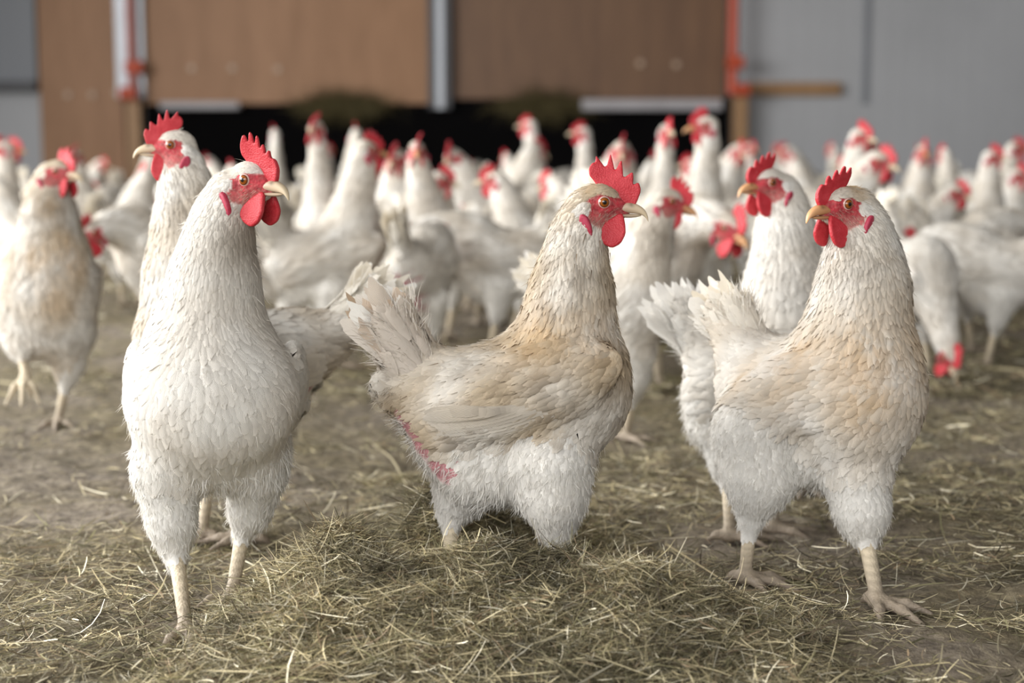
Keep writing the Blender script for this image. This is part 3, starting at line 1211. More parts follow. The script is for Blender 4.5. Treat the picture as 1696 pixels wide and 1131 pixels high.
drinker_pipe(229, M_PALERED, 'faded red pipe running down the pale post', [(233, 113), (222, 156)], wz(162))
drinker_pipe(1207, M_RED, 'orange red pipe beside the darker plywood board', [(1208, 105), (1218, 150)], wz(156))
o = box('wooden_post', wx(216), wx(240), WALL_Y - .14, WALL_Y - .03, 0, wz(165), M_TIMBER, None, .01); tag(o, 'short wooden post under the faded red pipe', 'post')
o = box('wooden_post', wx(1210), wx(1234), WALL_Y - .14, WALL_Y - .03, 0, wz(158), M_TIMBER, None, .01); tag(o, 'short wooden post under the orange red pipe', 'post')
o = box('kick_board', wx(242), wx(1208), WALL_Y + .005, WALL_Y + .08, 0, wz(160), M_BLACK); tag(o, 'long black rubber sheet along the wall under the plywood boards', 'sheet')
for a, b, y0, y1, lab in ((272, 402, 169, 181, 'short pale ledge below the wide brown plywood board'), (962, 1192, 165, 183, 'long pale ledge below the darker plywood board')):
    o = box('ledge', wx(a), wx(b), WALL_Y - .16, WALL_Y - .03, wz(y1), wz(y0), M_LEDGE, None, .01); tag(o, lab, 'ledge')
o = box('wooden_plank', wx(1238), wx(1392), WALL_Y + .02, WALL_Y + .1, wz(158), wz(136), M_TIMBER, None, .01); tag(o, 'wooden plank fixed across the white sheet wall', 'plank')
o = box('wall_seam', wx(1430), wx(1440), WALL_Y + .085, WALL_Y + .1, wz(172), 2.6, M_PANEL2); tag(o, 'narrow grey seam strip on the white sheet wall', 'strip')

# ------------------------------------------------------------------ ground and hay
MOUNDS = []
FEET = [(306, 1.46), (386, 1.57), (1234, 1.60), (1452, 1.53), (1208, 1.81), (1280, 1.84), (97, 2.49), (1037, 2.34)]
FEET = [(float(P(px, 1000, Y)[0]), Y) for px, Y in FEET]


def add_mound(px, Y, hgt, sx, sy):
    MOUNDS.append((float(P(px, 500, Y)[0]), Y, hgt, sx, sy))


add_mound(555, 1.47, .076, .040, .042)
add_mound(680, 1.38, .032, .055, .045)
add_mound(830, 1.38, .028, .06, .045)
add_mound(980, 1.38, .032, .06, .048)
add_mound(1110, 1.35, .032, .055, .05)
add_mound(716, 1.64, .078, .026, .045)
add_mound(830, 1.76, .035, .05, .05)
add_mound(480, 1.38, .030, .04, .05)
add_mound(1560, 1.85, .022, .12, .10)


def ground_h(x, y):
    z = 0.012 * (vnoise(np.stack([x, y, 0 * x], -1), 7) - .5) + .006 * (vnoise(np.stack([x, y, 0 * x + 3], -1), 22) - .5)
    z = z * np.clip(1.3 - y / 8, .2, 1)
    lump = np.clip(vnoise(np.stack([x, y, 0 * x + 5], -1), 26), .15, .85) - .5
    pile = 0 * x
    for mx, my, h, sx, sy in MOUNDS[:8]:
        pile = np.maximum(pile, np.exp(-((x - mx) / sx) ** 2 * .4 - ((y - my) / sy) ** 2 * .4))
    z = z + lump * (.008 + .045 * pile) * np.clip(2.2 - y * .5, 0, 1)
    for fx, fy in FEET:
        z = z * (1 - np.exp(-((x - fx) / .06) ** 2 - ((y - fy) / .06) ** 2))
    for mx, my, h, sx, sy in MOUNDS:
        z = z + h * np.exp(-((x - mx) / sx) ** 2 * .5 - ((y - my) / sy) ** 2 * .5)
    return z


def on_ground(px, py):
    lo = 1.05
    for Y in np.arange(1.05, 6, .004):
        p = P(px, py, Y)
        if p[2] <= ground_h(np.array([p[0]]), np.array([p[1]]))[0]:
            return p
    return p


def clear_of_feet(x, y):
    k = np.ones(len(x), bool)
    for fx, fy in FEET:
        k &= ((x - fx) / .024) ** 2 + ((y - fy + .02) / .04) ** 2 > 1
    return k


def floor_material():
    m, nt, b, out = new_mat('barn_floor')
    co = coords(nt)
    n1 = noise(nt, 2.2, 6, co); n2 = noise(nt, 60, 6, co, .7)
    a = ramp(nt, n2.outputs['Fac'], [(.3, tuple(S('4a4138'))), (.5, tuple(S('7c7163'))), (.72, tuple(S('a69a88')))])
    c = ramp(nt, n2.outputs['Fac'], [(.3, tuple(S('443d2c'))), (.5, tuple(S('73684e'))), (.72, tuple(S('9c906e')))])
    mx = nt.nodes.new('ShaderNodeMixRGB')
    nt.links.new(ramp(nt, n1.outputs['Fac'], [(.4, (0, 0, 0)), (.6, (1, 1, 1))]), mx.inputs[0])
    nt.links.new(a, mx.inputs[1]); nt.links.new(c, mx.inputs[2])
    nt.links.new(mx.outputs[0], b.inputs['Base Color'])
    b.inputs['Roughness'].default_value = .95
    bump(nt, n2.outputs['Fac'], b, .8, .01)
    return m


def build_floor():
    xs = np.concatenate([np.linspace(-9, -1.3, 40), np.linspace(-1.28, 1.28, 260), np.linspace(1.3, 9, 40)])
    ys = np.concatenate([np.linspace(-6, .95, 12), np.linspace(1, 3, 200), np.linspace(3.05, WALL_Y + .2, 120)])
    X, Y = np.meshgrid(xs, ys, indexing='ij')
    Z = ground_h(X, Y)
    v = np.stack([X, Y, Z], -1).reshape(-1, 3)
    nx, ny = X.shape
    i = np.arange(nx * ny).reshape(nx, ny)
    q = np.stack([i[:-1, :-1], i[1:, :-1], i[1:, 1:], i[:-1, 1:]], -1).reshape(-1, 4)
    structure(mesh_obj('floor', v, q, floor_material()))


build_floor()
STRAW = np.array([S('c2b694'), S('a39878'), S('858061'), S('e4dcc4'), S('88765f'), S('b2a88a'), S('6c664e')])
STRAW_P = np.array([.2, .2, .18, .12, .1, .14, .06])


def hay_strands(rng, x, y, zoff, L, W, tilt, shade=None, segs=4):
    n = len(x)
    z = ground_h(x, y) + zoff
    az = rng.rand(n) * 2 * math.pi
    el = rng.randn(n) * tilt
    d = np.stack([np.cos(az) * np.cos(el), np.sin(az) * np.cos(el), np.sin(el)], -1)
    side = unit(np.cross(d, np.array([0, 0, 1.]) + rng.randn(n, 3) * .5))
    bend = rng.randn(n, 3) * .62 * np.array([1, 1, .4])
    V = np.zeros((n, segs + 1, 2, 3))
    cur = np.stack([x, y, z], -1) - d * (L * .5)[:, None]
    dd = d.copy()
    for r in range(segs + 1):
        c = cur.copy()
        c[:, 2] = np.maximum(c[:, 2], ground_h(c[:, 0], c[:, 1]) - .002 + zoff * .35)
        w = W * (1 if 0 < r < segs else .45)
        V[:, r, 0] = c - side * w[:, None] * .5
        V[:, r, 1] = c + side * w[:, None] * .5
        dd = unit(dd + bend * (1.2 / segs) * (1 + 2 * (rng.rand(n, 1) < .06)))
        cur = cur + dd * (L / segs)[:, None]
    col = STRAW[rng.choice(len(STRAW), n, p=STRAW_P)] * (.26 + 1.55 * rng.rand(n, 1) ** 1.4)
    col = col * (.62 + .75 * np.clip(vnoise(np.stack([x, y, 0 * x + 2], -1), 19) * 1.6 - .3, 0, 1))[:, None]  # patchy dark tone: shade between hay lumps painted into the strand colour
    C = np.repeat(col[:, None], (segs + 1) * 2, 1)
    base = (np.arange(n) * (segs + 1) * 2)[:, None]
    q = [np.concatenate([base + 2 * r, base + 2 * r + 1, base + 2 * r + 3, base + 2 * r + 2], 1) for r in range(segs)]
    return V.reshape(-1, 3), np.concatenate(q), C.reshape(-1, 3), np.zeros((V.reshape(-1, 3).shape[0], 2))


def build_hay():
    rng = np.random.RandomState(21)
    # the mound in front
    b = Batch()
    for mx, my, h, sx, sy in MOUNDS[:8]:
        n = int(30000 * (sx * sy) / .003 * min(1, h / .04))
        x = mx + rng.randn(n) * sx * 1.15; y = my + rng.randn(n) * sy * 1.15
        k = clear_of_feet(x, y)
        x, y = x[k], y[k]; n = len(x)
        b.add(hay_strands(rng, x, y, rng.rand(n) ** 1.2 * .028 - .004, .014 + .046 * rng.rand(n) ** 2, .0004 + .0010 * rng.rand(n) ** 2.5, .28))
    o = b.build('hay_pile', M_HAY, None)
    tag(o, 'heap of loose olive hay in front of the three nearest hens', 'hay', None, 'stuff')
    # litter over the floor
    b = Batch()
    n = 120000
    y = 1.15 + 1.9 * rng.rand(n) ** 1.25
    x = (rng.rand(n) - .5) * (y * .72 + .15)
    dens = np.clip((vnoise(np.stack([x, y, 0 * x + 9], -1), 5) - .32) * 3.2 + .55 * (x > .05) + .6 * (y < 1.75), .16, 1)
    dens = dens * np.where((x < -.10 * y) & (y > 1.75), .32, 1)
    k = (rng.rand(n) < dens) & clear_of_feet(x, y)
    x, y = x[k], y[k]; n = len(x)
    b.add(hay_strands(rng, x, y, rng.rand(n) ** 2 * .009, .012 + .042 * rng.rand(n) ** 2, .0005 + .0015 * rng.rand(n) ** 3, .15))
    n = 26000
    y = 2.8 + 5.2 * rng.rand(n) ** 1.4
    x = (rng.rand(n) - .5) * (y * .72 + .3)
    dens = np.clip((vnoise(np.stack([x, y, 0 * x + 9], -1), 3) - .3) * 3 + .3 * (x > .2), .1, 1) * np.where(x < -.1 * y, .4, 1)
    k = rng.rand(n) < dens
    x, y = x[k], y[k]; n = len(x)
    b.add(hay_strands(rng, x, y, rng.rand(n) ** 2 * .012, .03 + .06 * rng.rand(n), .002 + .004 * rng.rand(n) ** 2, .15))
    o = b.build('hay_litter', M_HAY, None)
    tag(o, 'thin scatter of trodden hay over the brown barn floor', 'hay', None, 'stuff')


build_hay()


def straw_stalk(pts, width, col, label, lift=.004):
    """one long flat stalk lying over the hay"""
    g = [on_ground(*p) + np.array([0, 0, lift]) for p in pts]
    g = np.array(g)
    n = 14
    t = np.linspace(0, len(g) - 1, n)
    c = np.stack([np.interp(t, np.arange(len(g)), g[:, k]) for k in range(3)], 1)
    for _ in range(2):
        c[1:-1] = (c[:-2] + 2 * c[1:-1] + c[2:]) / 4
    v, f = [], []
    for i in range(n):
        d = unit(c[min(i + 1, n - 1)] - c[max(i - 1, 0)])
        s_ = unit(np.cross(d, [0, 0, 1])); u_ = np.cross(s_, d)
        w = width * (1 - .45 * i / n)
        for a, b_ in ((-1, 0), (-.4, .5), (.4, .5), (1, 0), (.4, -.4), (-.4, -.4)):
            v.append(c[i] + s_ * a * w * .5 + u_ * b_ * w * .35)
    for i in range(n - 1):
        for j in range(6):
            k = (j + 1) % 6
            f.append((i * 6 + j, i * 6 + k, (i + 1) * 6 + k, (i + 1) * 6 + j))
    f += [tuple(range(6))[::-1], tuple((n - 1) * 6 + j for j in range(6))]
    cc = np.repeat(col[None] * np.ones((n, 1)), 6, 0) * (.85 + .3 * np.sin(np.arange(n * 6) * 2.3)[:, None] * .4)
    o = mesh_obj('straw_stalk', np.array(v), f, M_HAY, cc)
    return tag(o, label, 'straw', 'long straw stalks on the hay')


straw_stalk([(1103, 918), (1160, 955), (1245, 1012)], .0046, S('cdbd98'), 'long pale flat stalk slanting down the right slope of the hay heap', .012)
straw_stalk([(584, 893), (600, 930), (613, 962)], .0032, S('b9a57c'), 'short tan stalk standing on the left hump of the hay heap', .010)
straw_stalk([(242, 913), (262, 955), (286, 1000)], .0022, S('d2c8ae'), 'thin pale stalk on the floor beside the full breasted hen\'s foot', .006)
straw_stalk([(618, 742), (650, 765), (674, 812)], .0046, S('c9bd9c'), 'pale stalk on the floor behind the hay, left of the cream hen', .006)


def hay_tuft(px, w, label):
    rng = np.random.RandomState(int(px))
    n = 1500
    c = P(px, 176, WALL_Y - .10)
    d = unit(rng.randn(n, 3) * np.array([1, .08, .5]))
    p = c + rng.randn(n, 3) * np.array([w, .008, .025])
    L = .10 + .12 * rng.rand(n)
    b = Batch()
    b.add(strand_batch(rng, p, d * .2, d, L, np.full(n, .008), S('6b6040') * (.5 + .7 * rng.rand(n, 1)), .02, .05))
    o = b.build('hay_tuft', M_HAY, None)
    tag(o, label, 'hay', None, 'stuff')


hay_tuft(565, .16, 'tuft of hay caught under the wide brown plywood board')
hay_tuft(905, .16, 'tuft of hay caught at the near end of the long pale ledge')

#HENS_BEGIN
# --- hen in the middle, seen from the side, facing right
def hen_centre():
    t = Trace(1.52)
    lat = (np.array([0, 1., 0]), .88)
    t.cone('body', (765, 668, 90), (930, 636, 99), (-1, .18, 0), .02, lat)
    t.ell('breast', (958, 645), (86, 78, 105), (-.25, 1, 0))
    t.cone('fluff', (790, 765, 68), (898, 760, 84), (-.35, 1, 0), .02)
    t.cone('fluff', (742, 735, 54), (800, 770, 60), (-.6, 1, 0), .02)
    t.cone('fluff', (735, 700, 52), (700, 668, 40), (-1, .5, 0), .02)
    t.chain('neck', [(965, 345, 30), (957, 388, 38), (950, 440, 50), (946, 492, 66), (936, 570, 94)])
    t.cone('tailbase', (720, 645, 56), (648, 545, 28), (-.55, -1, 0), .02, (np.array([0, 1., 0]), .6))
    t.cone('tailbase', (700, 665, 40), (640, 640, 24), (-.8, .6, 0), .02)
    t.leg([(778, 770, 54, 45), (765, 810, 46, 45), (748, 855, 25, 45)], (744, 1000, 45), 0, (-.1, 1, 0))
    t.leg([(915, 770, 66, -40), (918, 820, 52, -42), (920, 872, 33, -40)], (928, 1015, -40), 0, (-.1, 1, 0))
    h = Head(t.p(1000, 335, -20), -4, 0, 0, 1.0, side=-1)
    w = [Wing(t.p(1012, 600, -84), t.p(698, 700, -72), t.r(66), (0, -1, 0)), Wing(t.p(1012, 600, 84), t.p(698, 700, 72), t.r(66), (0, 1, 0))]
    tail = dict(base=t.p(690, 612), dir=t.fl((-.58, -1, 0)), side=(0, 1, 0), len=.098, fan=30, w=1.15)
    bare = [(t.p(690, 692, -40), t.r(48)), (t.p(708, 728, -50), t.r(44)), (t.p(736, 772, -55), t.r(40))]
    return build_hen(t.prims, h, w, tail, ground_pt(t, 840, 900), 'cream hen in side view facing right, standing in the middle behind the hay heap', rng, 'high', .26, .72, .8, 0, BEAK_PALE, .5, .62, bare, tailtone=S('b89c7e'), smoothness=1.3, comb_size=1.0,
                     stain=[(t.p(880, 560, -80), t.r(60), .6), (t.p(990, 560, -80), t.r(50), .5), (t.p(985, 320, -20), t.r(30), .5)])


def hen_left():
    t = Trace(1.49)
    t.cone('body', (352, 640, 126, 10), (372, 632, 100, 230), (0, .25, 1), .02)
    t.ell('breast', (350, 662, -10), (143, 118, 122), (0, 1, .12), .02)
    t.cone('fluff', (300, 745, 72, 10), (410, 745, 70, 50), (0, 1, .1), .02)
    t.chain('neck', [(378, 318, 36, 5), (368, 362, 46, 10), (360, 412, 56, 15), (354, 470, 72, 22), (348, 548, 104, 30)])
    t.leg([(276, 785, 60, -5), (285, 868, 37, -15), (292, 925, 20, -22)], (308, 1050, -50), -70, (0, 1, 0))
    t.leg([(424, 785, 56, 70), (414, 845, 34, 100), (402, 885, 17, 115)], (386, 990, 140), -95, (0, 1, 0))
    t.cone('tailbase', (370, 610, 60, 260), (365, 560, 30, 350), (0, -.6, 1), .02)
    h = Head(t.p(405, 298, -34), -33, 0, 0, 1.0, side=-1)
    w = [Wing(t.p(222, 600, 40), t.p(255, 690, 330), t.r(70), (-1, -.1, 0)), Wing(t.p(488, 600, 40), t.p(470, 690, 330), t.r(70), (1, -.1, 0))]
    tail = dict(base=t.p(365, 600, 300), dir=(0, 1, .7), side=(1, 0, 0), len=.09, fan=40)
    bare = [(t.p(353, 768, -105), t.r(12))]
    return build_hen(t.prims, h, w, tail, ground_pt(t, 345, 900, 60), 'white full breasted hen facing the camera left of the hay heap, head turned right', rng, 'high', .04, 1.0, .3, 1, BEAK_PALE, .12, .20, bare, neck_dark=.75, smoothness=.6, comb_size=.92)


def hen_right():
    t = Trace(1.6)
    N = np.array([-.45, -.89, 0])
    t.cone('body', (1412, 640, 104, -30), (1268, 650, 84, 90), (-1, .15, .6), .02)
    t.ell('breast', (1424, 655, -45), (104, 100, 124), (-.15, 1, .1), .02)
    t.cone('fluff', (1405, 735, 72, -25), (1310, 745, 64, 20), (-.4, 1, 0), .02)
    t.chain('neck', [(1416, 346, 37, -10), (1426, 385, 47, -12), (1429, 432, 59, -15), (1428, 482, 72, -18), (1418, 562, 96, -22)])
    t.cone('tailbase', (1262, 622, 62, 85), (1196, 520, 32, 130), (-.6, -1, .3), .02)
    t.leg([(1252, 715, 74, -10), (1258, 790, 58, -20), (1244, 858, 24, -15)], (1234, 962, -15), -30, (-.15, 1, 0), shank=13)
    t.leg([(1420, 800, 56, -60), (1428, 850, 42, -75), (1432, 888, 22, -80)], (1452, 1002, -100), -60, (0, 1, 0), shank=14)
    h = Head(t.p(1404, 338, -55), 212, 0, 0, 1.0, side=1)
    w = [Wing(t.p(1440, 618, -125), t.p(1205, 680, -5), t.r(62), N, .014, False), Wing(t.p(1500, 600, 40), t.p(1290, 650, 180), t.r(62), -N)]
    tail = dict(base=t.p(1240, 582, 100), dir=t.fl((-.55, -1, .3)), side=(.45, .89, 0), len=.092, fan=34)
    return build_hen(t.prims, h, w, tail, ground_pt(t, 1345, 900), 'white hen with buff stained wing, standing at the front right, head turned left', rng, 'high', .05, .85, .6, 2, BEAK_BROWN, .22, .42, neck_dark=.35, smoothness=1.7,
                     stain=[(t.p(1330, 600, -60), t.r(50), .7), (t.p(1425, 600, -140), t.r(60), .6), (t.p(1300, 660, -60), t.r(40), .6), (t.p(1440, 680, -150), t.r(60), .5), (t.p(1510, 600, -30), t.r(110), .65), (t.p(1410, 310, -20), t.r(28), .8), (t.p(1240, 640, 0), t.r(40), .5)])


def hen_behind_left():
    t = Trace(1.8)
    t.cone('body', (316, 612, 84), (480, 578, 68), (1, -.1, 0), .02)
    t.ell('breast', (302, 590), (78, 72, 100), (.2, 1, 0))
    t.cone('fluff', (350, 670, 66), (460, 650, 52), (.3, 1, 0))
    t.chain('neck', [(305, 272, 32), (307, 312, 40), (309, 375, 52), (310, 450, 66), (312, 540, 82)])
    t.cone('tailbase', (515, 572, 50), (615, 515, 24), (1, -.5, 0), .02)
    t.leg([(435, 690, 46, -30), (440, 740, 38, -30), (440, 790, 22, -30)], (414, 895, -30), 180, shank=12)
    t.leg([(360, 690, 46, 40), (350, 760, 34, 40), (345, 800, 20, 40)], (335, 890, 40), 180, shank=12)
    h = Head(t.p(283, 240, -15), 186, 4, 0, 1.0, side=1)
    w = [Wing(t.p(320, 575, -66), t.p(548, 605, -50), t.r(58), (0, -1, 0)), Wing(t.p(320, 575, 66), t.p(548, 605, 50), t.r(58), (0, 1, 0))]
    tail = dict(base=t.p(560, 545), dir=t.fl((.85, -.7, 0)), side=(0, 1, 0), len=.098, fan=55)
    bare = [(t.p(512, 640, -40), t.r(34))]
    return build_hen(t.prims, h, w, tail, ground_pt(t, 380, 800), 'white hen with head facing left, standing behind the full breasted hen', rng, 'mid', .06, 1.0, .5, 0, BEAK_PALE, .35, .5, bare)


def hen_behind_right():
    t = Trace(2.0)
    t.cone('body', (1304, 535, 78, 0), (1345, 525, 66, 150), (.2, .2, 1), .02)
    t.ell('breast', (1301, 500, -5), (72, 66, 95), (0, 1, .1))
    t.cone('fluff', (1285, 585, 52), (1330, 590, 52, 40), (0, 1, 0))
    t.chain('neck', [(1296, 318, 30), (1299, 348, 38), (1301, 392, 49), (1303, 445, 62)])
    t.leg([(1270, 620, 40), (1268, 680, 28), (1268, 720, 16)], (1265, 826, 0), -110, shank=11)
    t.leg([(1335, 620, 40, 40), (1335, 680, 28, 40), (1335, 710, 16, 40)], (1335, 812, 40), -110, shank=11)
    h = Head(t.p(1279, 302, -30), 208, 0, 0, 1.0, side=1)
    w = [Wing(t.p(1240, 480, 20), t.p(1275, 540, 190), t.r(48), (-1, -.2, 0)), Wing(t.p(1368, 480, 20), t.p(1395, 540, 190), t.r(48), (1, -.2, 0))]
    tail = dict(base=t.p(1350, 500, 200), dir=(0.1, 1, .6), side=(1, 0, 0), len=.085, fan=40)
    return build_hen(t.prims, h, w, tail, ground_pt(t, 1300, 700), 'white hen with upright orange red comb looking left over the buff winged hen', rng, 'mid', .06, 1.0, .5, 2, BEAK_BROWN, .15, .22)


def hen_feeding_behind():
    t = Trace(1.82)
    t.cone('body', (1205, 612, 66), (1330, 622, 76), (-1, .1, 0), .02)
    t.cone('fluff', (1180, 660, 50), (1180, 700, 44), (-.6, .8, 0))
    t.cone('fluff', (1230, 700, 50), (1320, 690, 56), (-.3, 1, 0))
    t.chain('neck', [(1408, 722, 27, 40), (1400, 700, 32, 35), (1388, 670, 42, 25), (1365, 640, 58, 10)])
    t.cone('tailbase', (1195, 600, 52), (1128, 520, 26), (-.6, -1, 0), .02)
    t.leg([(1207, 725, 42, -20), (1207, 765, 30, -20), (1206, 795, 18, -20)], (1208, 892, -20), 0, shank=12)
    t.leg([(1285, 725, 42, 40), (1283, 765, 30, 40), (1282, 795, 18, 40)], (1280, 880, 40), 0, shank=12)
    h = Head(t.p(1418, 735, 40), -10, -45, 0, 1.0)
    w = [Wing(t.p(1370, 610, -60), t.p(1165, 650, -45), t.r(50), (0, -1, 0)), Wing(t.p(1370, 610, 60), t.p(1165, 650, 45), t.r(50), (0, 1, 0))]
    tail = dict(base=t.p(1165, 580), dir=t.fl((-.6, -1, 0)), side=(0, 1, 0), len=.095, fan=50)
    return build_hen(t.prims, h, w, tail, ground_pt(t, 1250, 800), 'white hen with ragged tail and fluffy rump, standing close behind the buff winged hen', rng, 'mid', .06, 1.0, .5, 1, BEAK_PALE, .1, .2, tailtone=WHITE)


def hen_walking():
    t = Trace(2.49)
    t.cone('body', (76, 480, 76, 5), (60, 472, 60, 150), (0, .2, 1), .02)
    t.ell('breast', (82, 485, -5), (80, 70, 108), (0, 1, .1))
    t.cone('fluff', (40, 545, 40), (110, 545, 42), (0, 1, 0))
    t.chain('neck', [(82, 292, 23), (80, 318, 31), (82, 355, 43), (84, 410, 62)])
    t.leg([(116, 560, 40, 5), (114, 605, 24, 5), (111, 632, 13, 2)], (97, 702, -5), -80, shank=8.5)
    t.leg([(45, 550, 40, 0), (38, 572, 24, -20), (35, 585, 13, -35)], (42, 628, -60), -80, shank=8.5, lift=.03, spread=.8)
    h = Head(t.p(92, 283, -20), -28, 0, 0, 1.0, side=-1)
    w = [Wing(t.p(0, 460, 10), t.p(5, 520, 190), t.r(42), (-1, -.2, 0)), Wing(t.p(160, 460, 10), t.p(130, 520, 190), t.r(42), (1, -.2, 0))]
    tail = dict(base=t.p(55, 450, 200), dir=(0, 1, .6), side=(1, 0, 0), len=.085, fan=40)
    return build_hen(t.prims, h, w, tail, ground_pt(t, 75, 600, 20), 'buff flecked hen walking forward at the left edge with one foot raised', rng, 'mid', .06, 1.0, .5, 2, BEAK_PALE, .4, .6, neck_dark=.6,
                     stain=[(t.p(82, 345, -40), t.r(22), .7), (t.p(110, 400, -60), t.r(26), .7), (t.p(60, 430, -70), t.r(26), .6), (t.p(130, 440, -50), t.r(26), .7), (t.p(95, 500, -70), t.r(30), .5)])


def hen_behind_centre():
    t = Trace(2.35)
    t.cone('body', (1040, 520, 58), (965, 520, 50, 60), (-1, .2, .3), .02)
    t.ell('breast', (1052, 500), (54, 50, 72), (-.2, 1, 0))
    t.cone('fluff', (1035, 575, 40), (990, 570, 40, 40), (-.2, 1, 0))
    t.chain('neck', [(1096, 338, 22), (1086, 362, 28), (1074, 400, 37), (1064, 450, 48)])
    t.leg([(1050, 590, 36, -10), (1048, 630, 24, -10), (1046, 655, 13, -10)], (1037, 728, -10), -20, shank=9)
    t.leg([(985, 590, 36, 30), (985, 630, 24, 30), (985, 650, 13, 30)], (985, 722, 30), -20, shank=9)
    t.cone('tailbase', (950, 510, 40, 70), (910, 470, 20, 100), (-.8, -.7, 0))
    h = Head(t.p(1113, 333, -10), -8, -14, 0, 1.0, side=-1)
    w = [Wing(t.p(1060, 490, -45), t.p(930, 540, 0), t.r(38), (-.2, -1, 0)), Wing(t.p(1060, 490, 50), t.p(930, 540, 100), t.r(38), (0, 1, 0))]
    tail = dict(base=t.p(925, 490, 90), dir=t.fl((-.8, -.8, .2)), side=(0, 1, 0), len=.085, fan=40)
    return build_hen(t.prims, h, w, tail, ground_pt(t, 1010, 650), 'hen with brown beak facing right, just behind the cream side view hen', rng, 'mid', .06, 1.0, .5, 2, BEAK_BROWN, .3, .35, neck_dark=.5)


hen_centre(); hen_left(); hen_right()
hen_behind_left(); hen_behind_right(); hen_feeding_behind(); hen_walking(); hen_behind_centre()
#HENS_END

# ------------------------------------------------------------------ the flock behind
DETAIL['flock'] = (.0038, 1.9, 1500)


def pose_hen(head_x, head_z, hyaw=0.0, hpitch=0.0, tilt=0.0, head_y=0.0, thick=1.0, comb=0, beak=None, buff=.3, dirt=.3, bare=False, stride=0.0, seed=0, tail_up=1.0):
    """hen standing at the origin facing +x, metres"""
    rng = np.random.RandomState(100 + seed)
    ct, st = math.cos(math.radians(tilt)), math.sin(math.radians(tilt))

    def T(x, z, y=0.0):
        dx, dz = x, z - .2
        return np.array([dx * ct + dz * st, y, .2 - dx * st + dz * ct])
    pr = []
    lat = (np.array([0, 1., 0]), .9)
    pr.append(Prim('body', T(-.044, .204), .0526, T(.053, .223), .058, flow=(-1, 0, -.15), squash=lat))
    pr.append(Prim('breast', T(.066, .217), 0, flow=(-.25, 0, -1), radii=(.050, .050, .060), axes=np.eye(3)))
    pr.append(Prim('fluff', T(-.032, .161), .0386, T(.035, .163), .047, flow=(-.35, 0, -1)))
    pr.append(Prim('fluff', T(-.066, .185), .033, T(-.085, .20), .024, flow=(-1, 0, -.4)))
    pr.append(Prim('tailbase', T(-.066, .215), .034, T(-.108, .215 + .062 * tail_up), .016, flow=(-.55, 0, 1 * tail_up), squash=(np.array([0, 1., 0]), .6)))
    hd = Head((head_x, head_y, head_z), hyaw, hpitch, 0, 1.0)
    p0 = T(.055, .25); p2 = hd.w(-22, 0, -4); p1 = T(.075, .30) * .55 + p2 * .45 if head_z > .22 else T(.12, .22) * .6 + p2 * .4
    rad = np.array([.020, .0245, .031, .041, .055]) * np.array([1, thick, thick, thick, 1])
    pts = [(1 - t) ** 2 * p2 + 2 * t * (1 - t) * p1 + t * t * p0 for t in (0, .22, .48, .75, 1)]
    for k in range(4):
        pr.append(Prim('neck', pts[k], rad[k], pts[k + 1], rad[k + 1], .018, pts[k + 1] - pts[k]))
    for sg in (-1, 1):
        sx = .012 + stride * sg
        pr.append(Prim('thigh', T(.006, .150, sg * .028), .036, np.array([sx - .004, sg * .026, .095]), .019, .015, (0, 0, -1)))
        ft = np.array([sx + .012 + stride * .5 * sg, sg * .027, 0.0])
        pr.append(Prim('shank', np.array([sx - .004, sg * .026, .10]), .008, ft + [0, 0, .008], .0066, .006))
        pr += toe_prims(ft, 0)
    wings = [Wing(T(.100, .243, sg * .048), T(-.082, .184, sg * .040), .038, (0, sg, 0)) for sg in (-1, 1)]
    D = T(-.5, .2 + .85 * tail_up) - T(0, .2)
    tail = dict(base=T(-.088, .236), dir=D, side=(0, 1, 0), len=.098, fan=36, w=1.1)
    br = [(T(-.082, .178), .05), (T(-.055, .145), .05)] if bare else ()
    return build_hen(pr, hd, wings, tail, (0, 0, 0), 'flock', rng, 'flock', .08, 1.0, .5, comb, beak, dirt, buff, br, local=True, tailtone=CREAM), np.array([head_x, head_y, head_z])


POSES = {
    'alert': dict(head_x=.105, head_z=.415, hyaw=5, comb=0, beak=BEAK_BROWN),
    'alert_right': dict(head_x=.085, head_z=.42, hyaw=-72, comb=1, seed=1),
    'alert_left': dict(head_x=.085, head_z=.42, hyaw=70, comb=2, seed=2, beak=BEAK_BROWN),
    'stretch': dict(head_x=.085, head_z=.47, hyaw=10, hpitch=8, thick=.85, comb=2, seed=3, buff=.2),
    'stretch_right': dict(head_x=.075, head_z=.465, hyaw=-75, thick=.9, comb=1, seed=4, buff=.25, beak=BEAK_BROWN),
    'relaxed': dict(head_x=.125, head_z=.35, hyaw=-15, hpitch=-8, comb=0, seed=5, buff=.3, thick=1.1),
    'relaxed_left': dict(head_x=.105, head_z=.355, hyaw=60, hpitch=-5, comb=1, seed=6, buff=.2, thick=1.1),
    'low': dict(head_x=.185, head_z=.255, hyaw=-10, hpitch=-20, tilt=6, comb=2, seed=7, buff=.35, beak=BEAK_BROWN),
    'bare_rump': dict(head_x=.18, head_z=.25, hyaw=15, hpitch=-20, tilt=10, comb=1, seed=8, bare=True, buff=.2),
    'peck': dict(head_x=.165, head_z=.060, hyaw=0, hpitch=-48, tilt=24, comb=0, seed=9, buff=.2, tail_up=1.15, stride=.02),
    'stride': dict(head_x=.12, head_z=.38, hyaw=0, comb=2, seed=10, stride=.035, buff=.25),
}
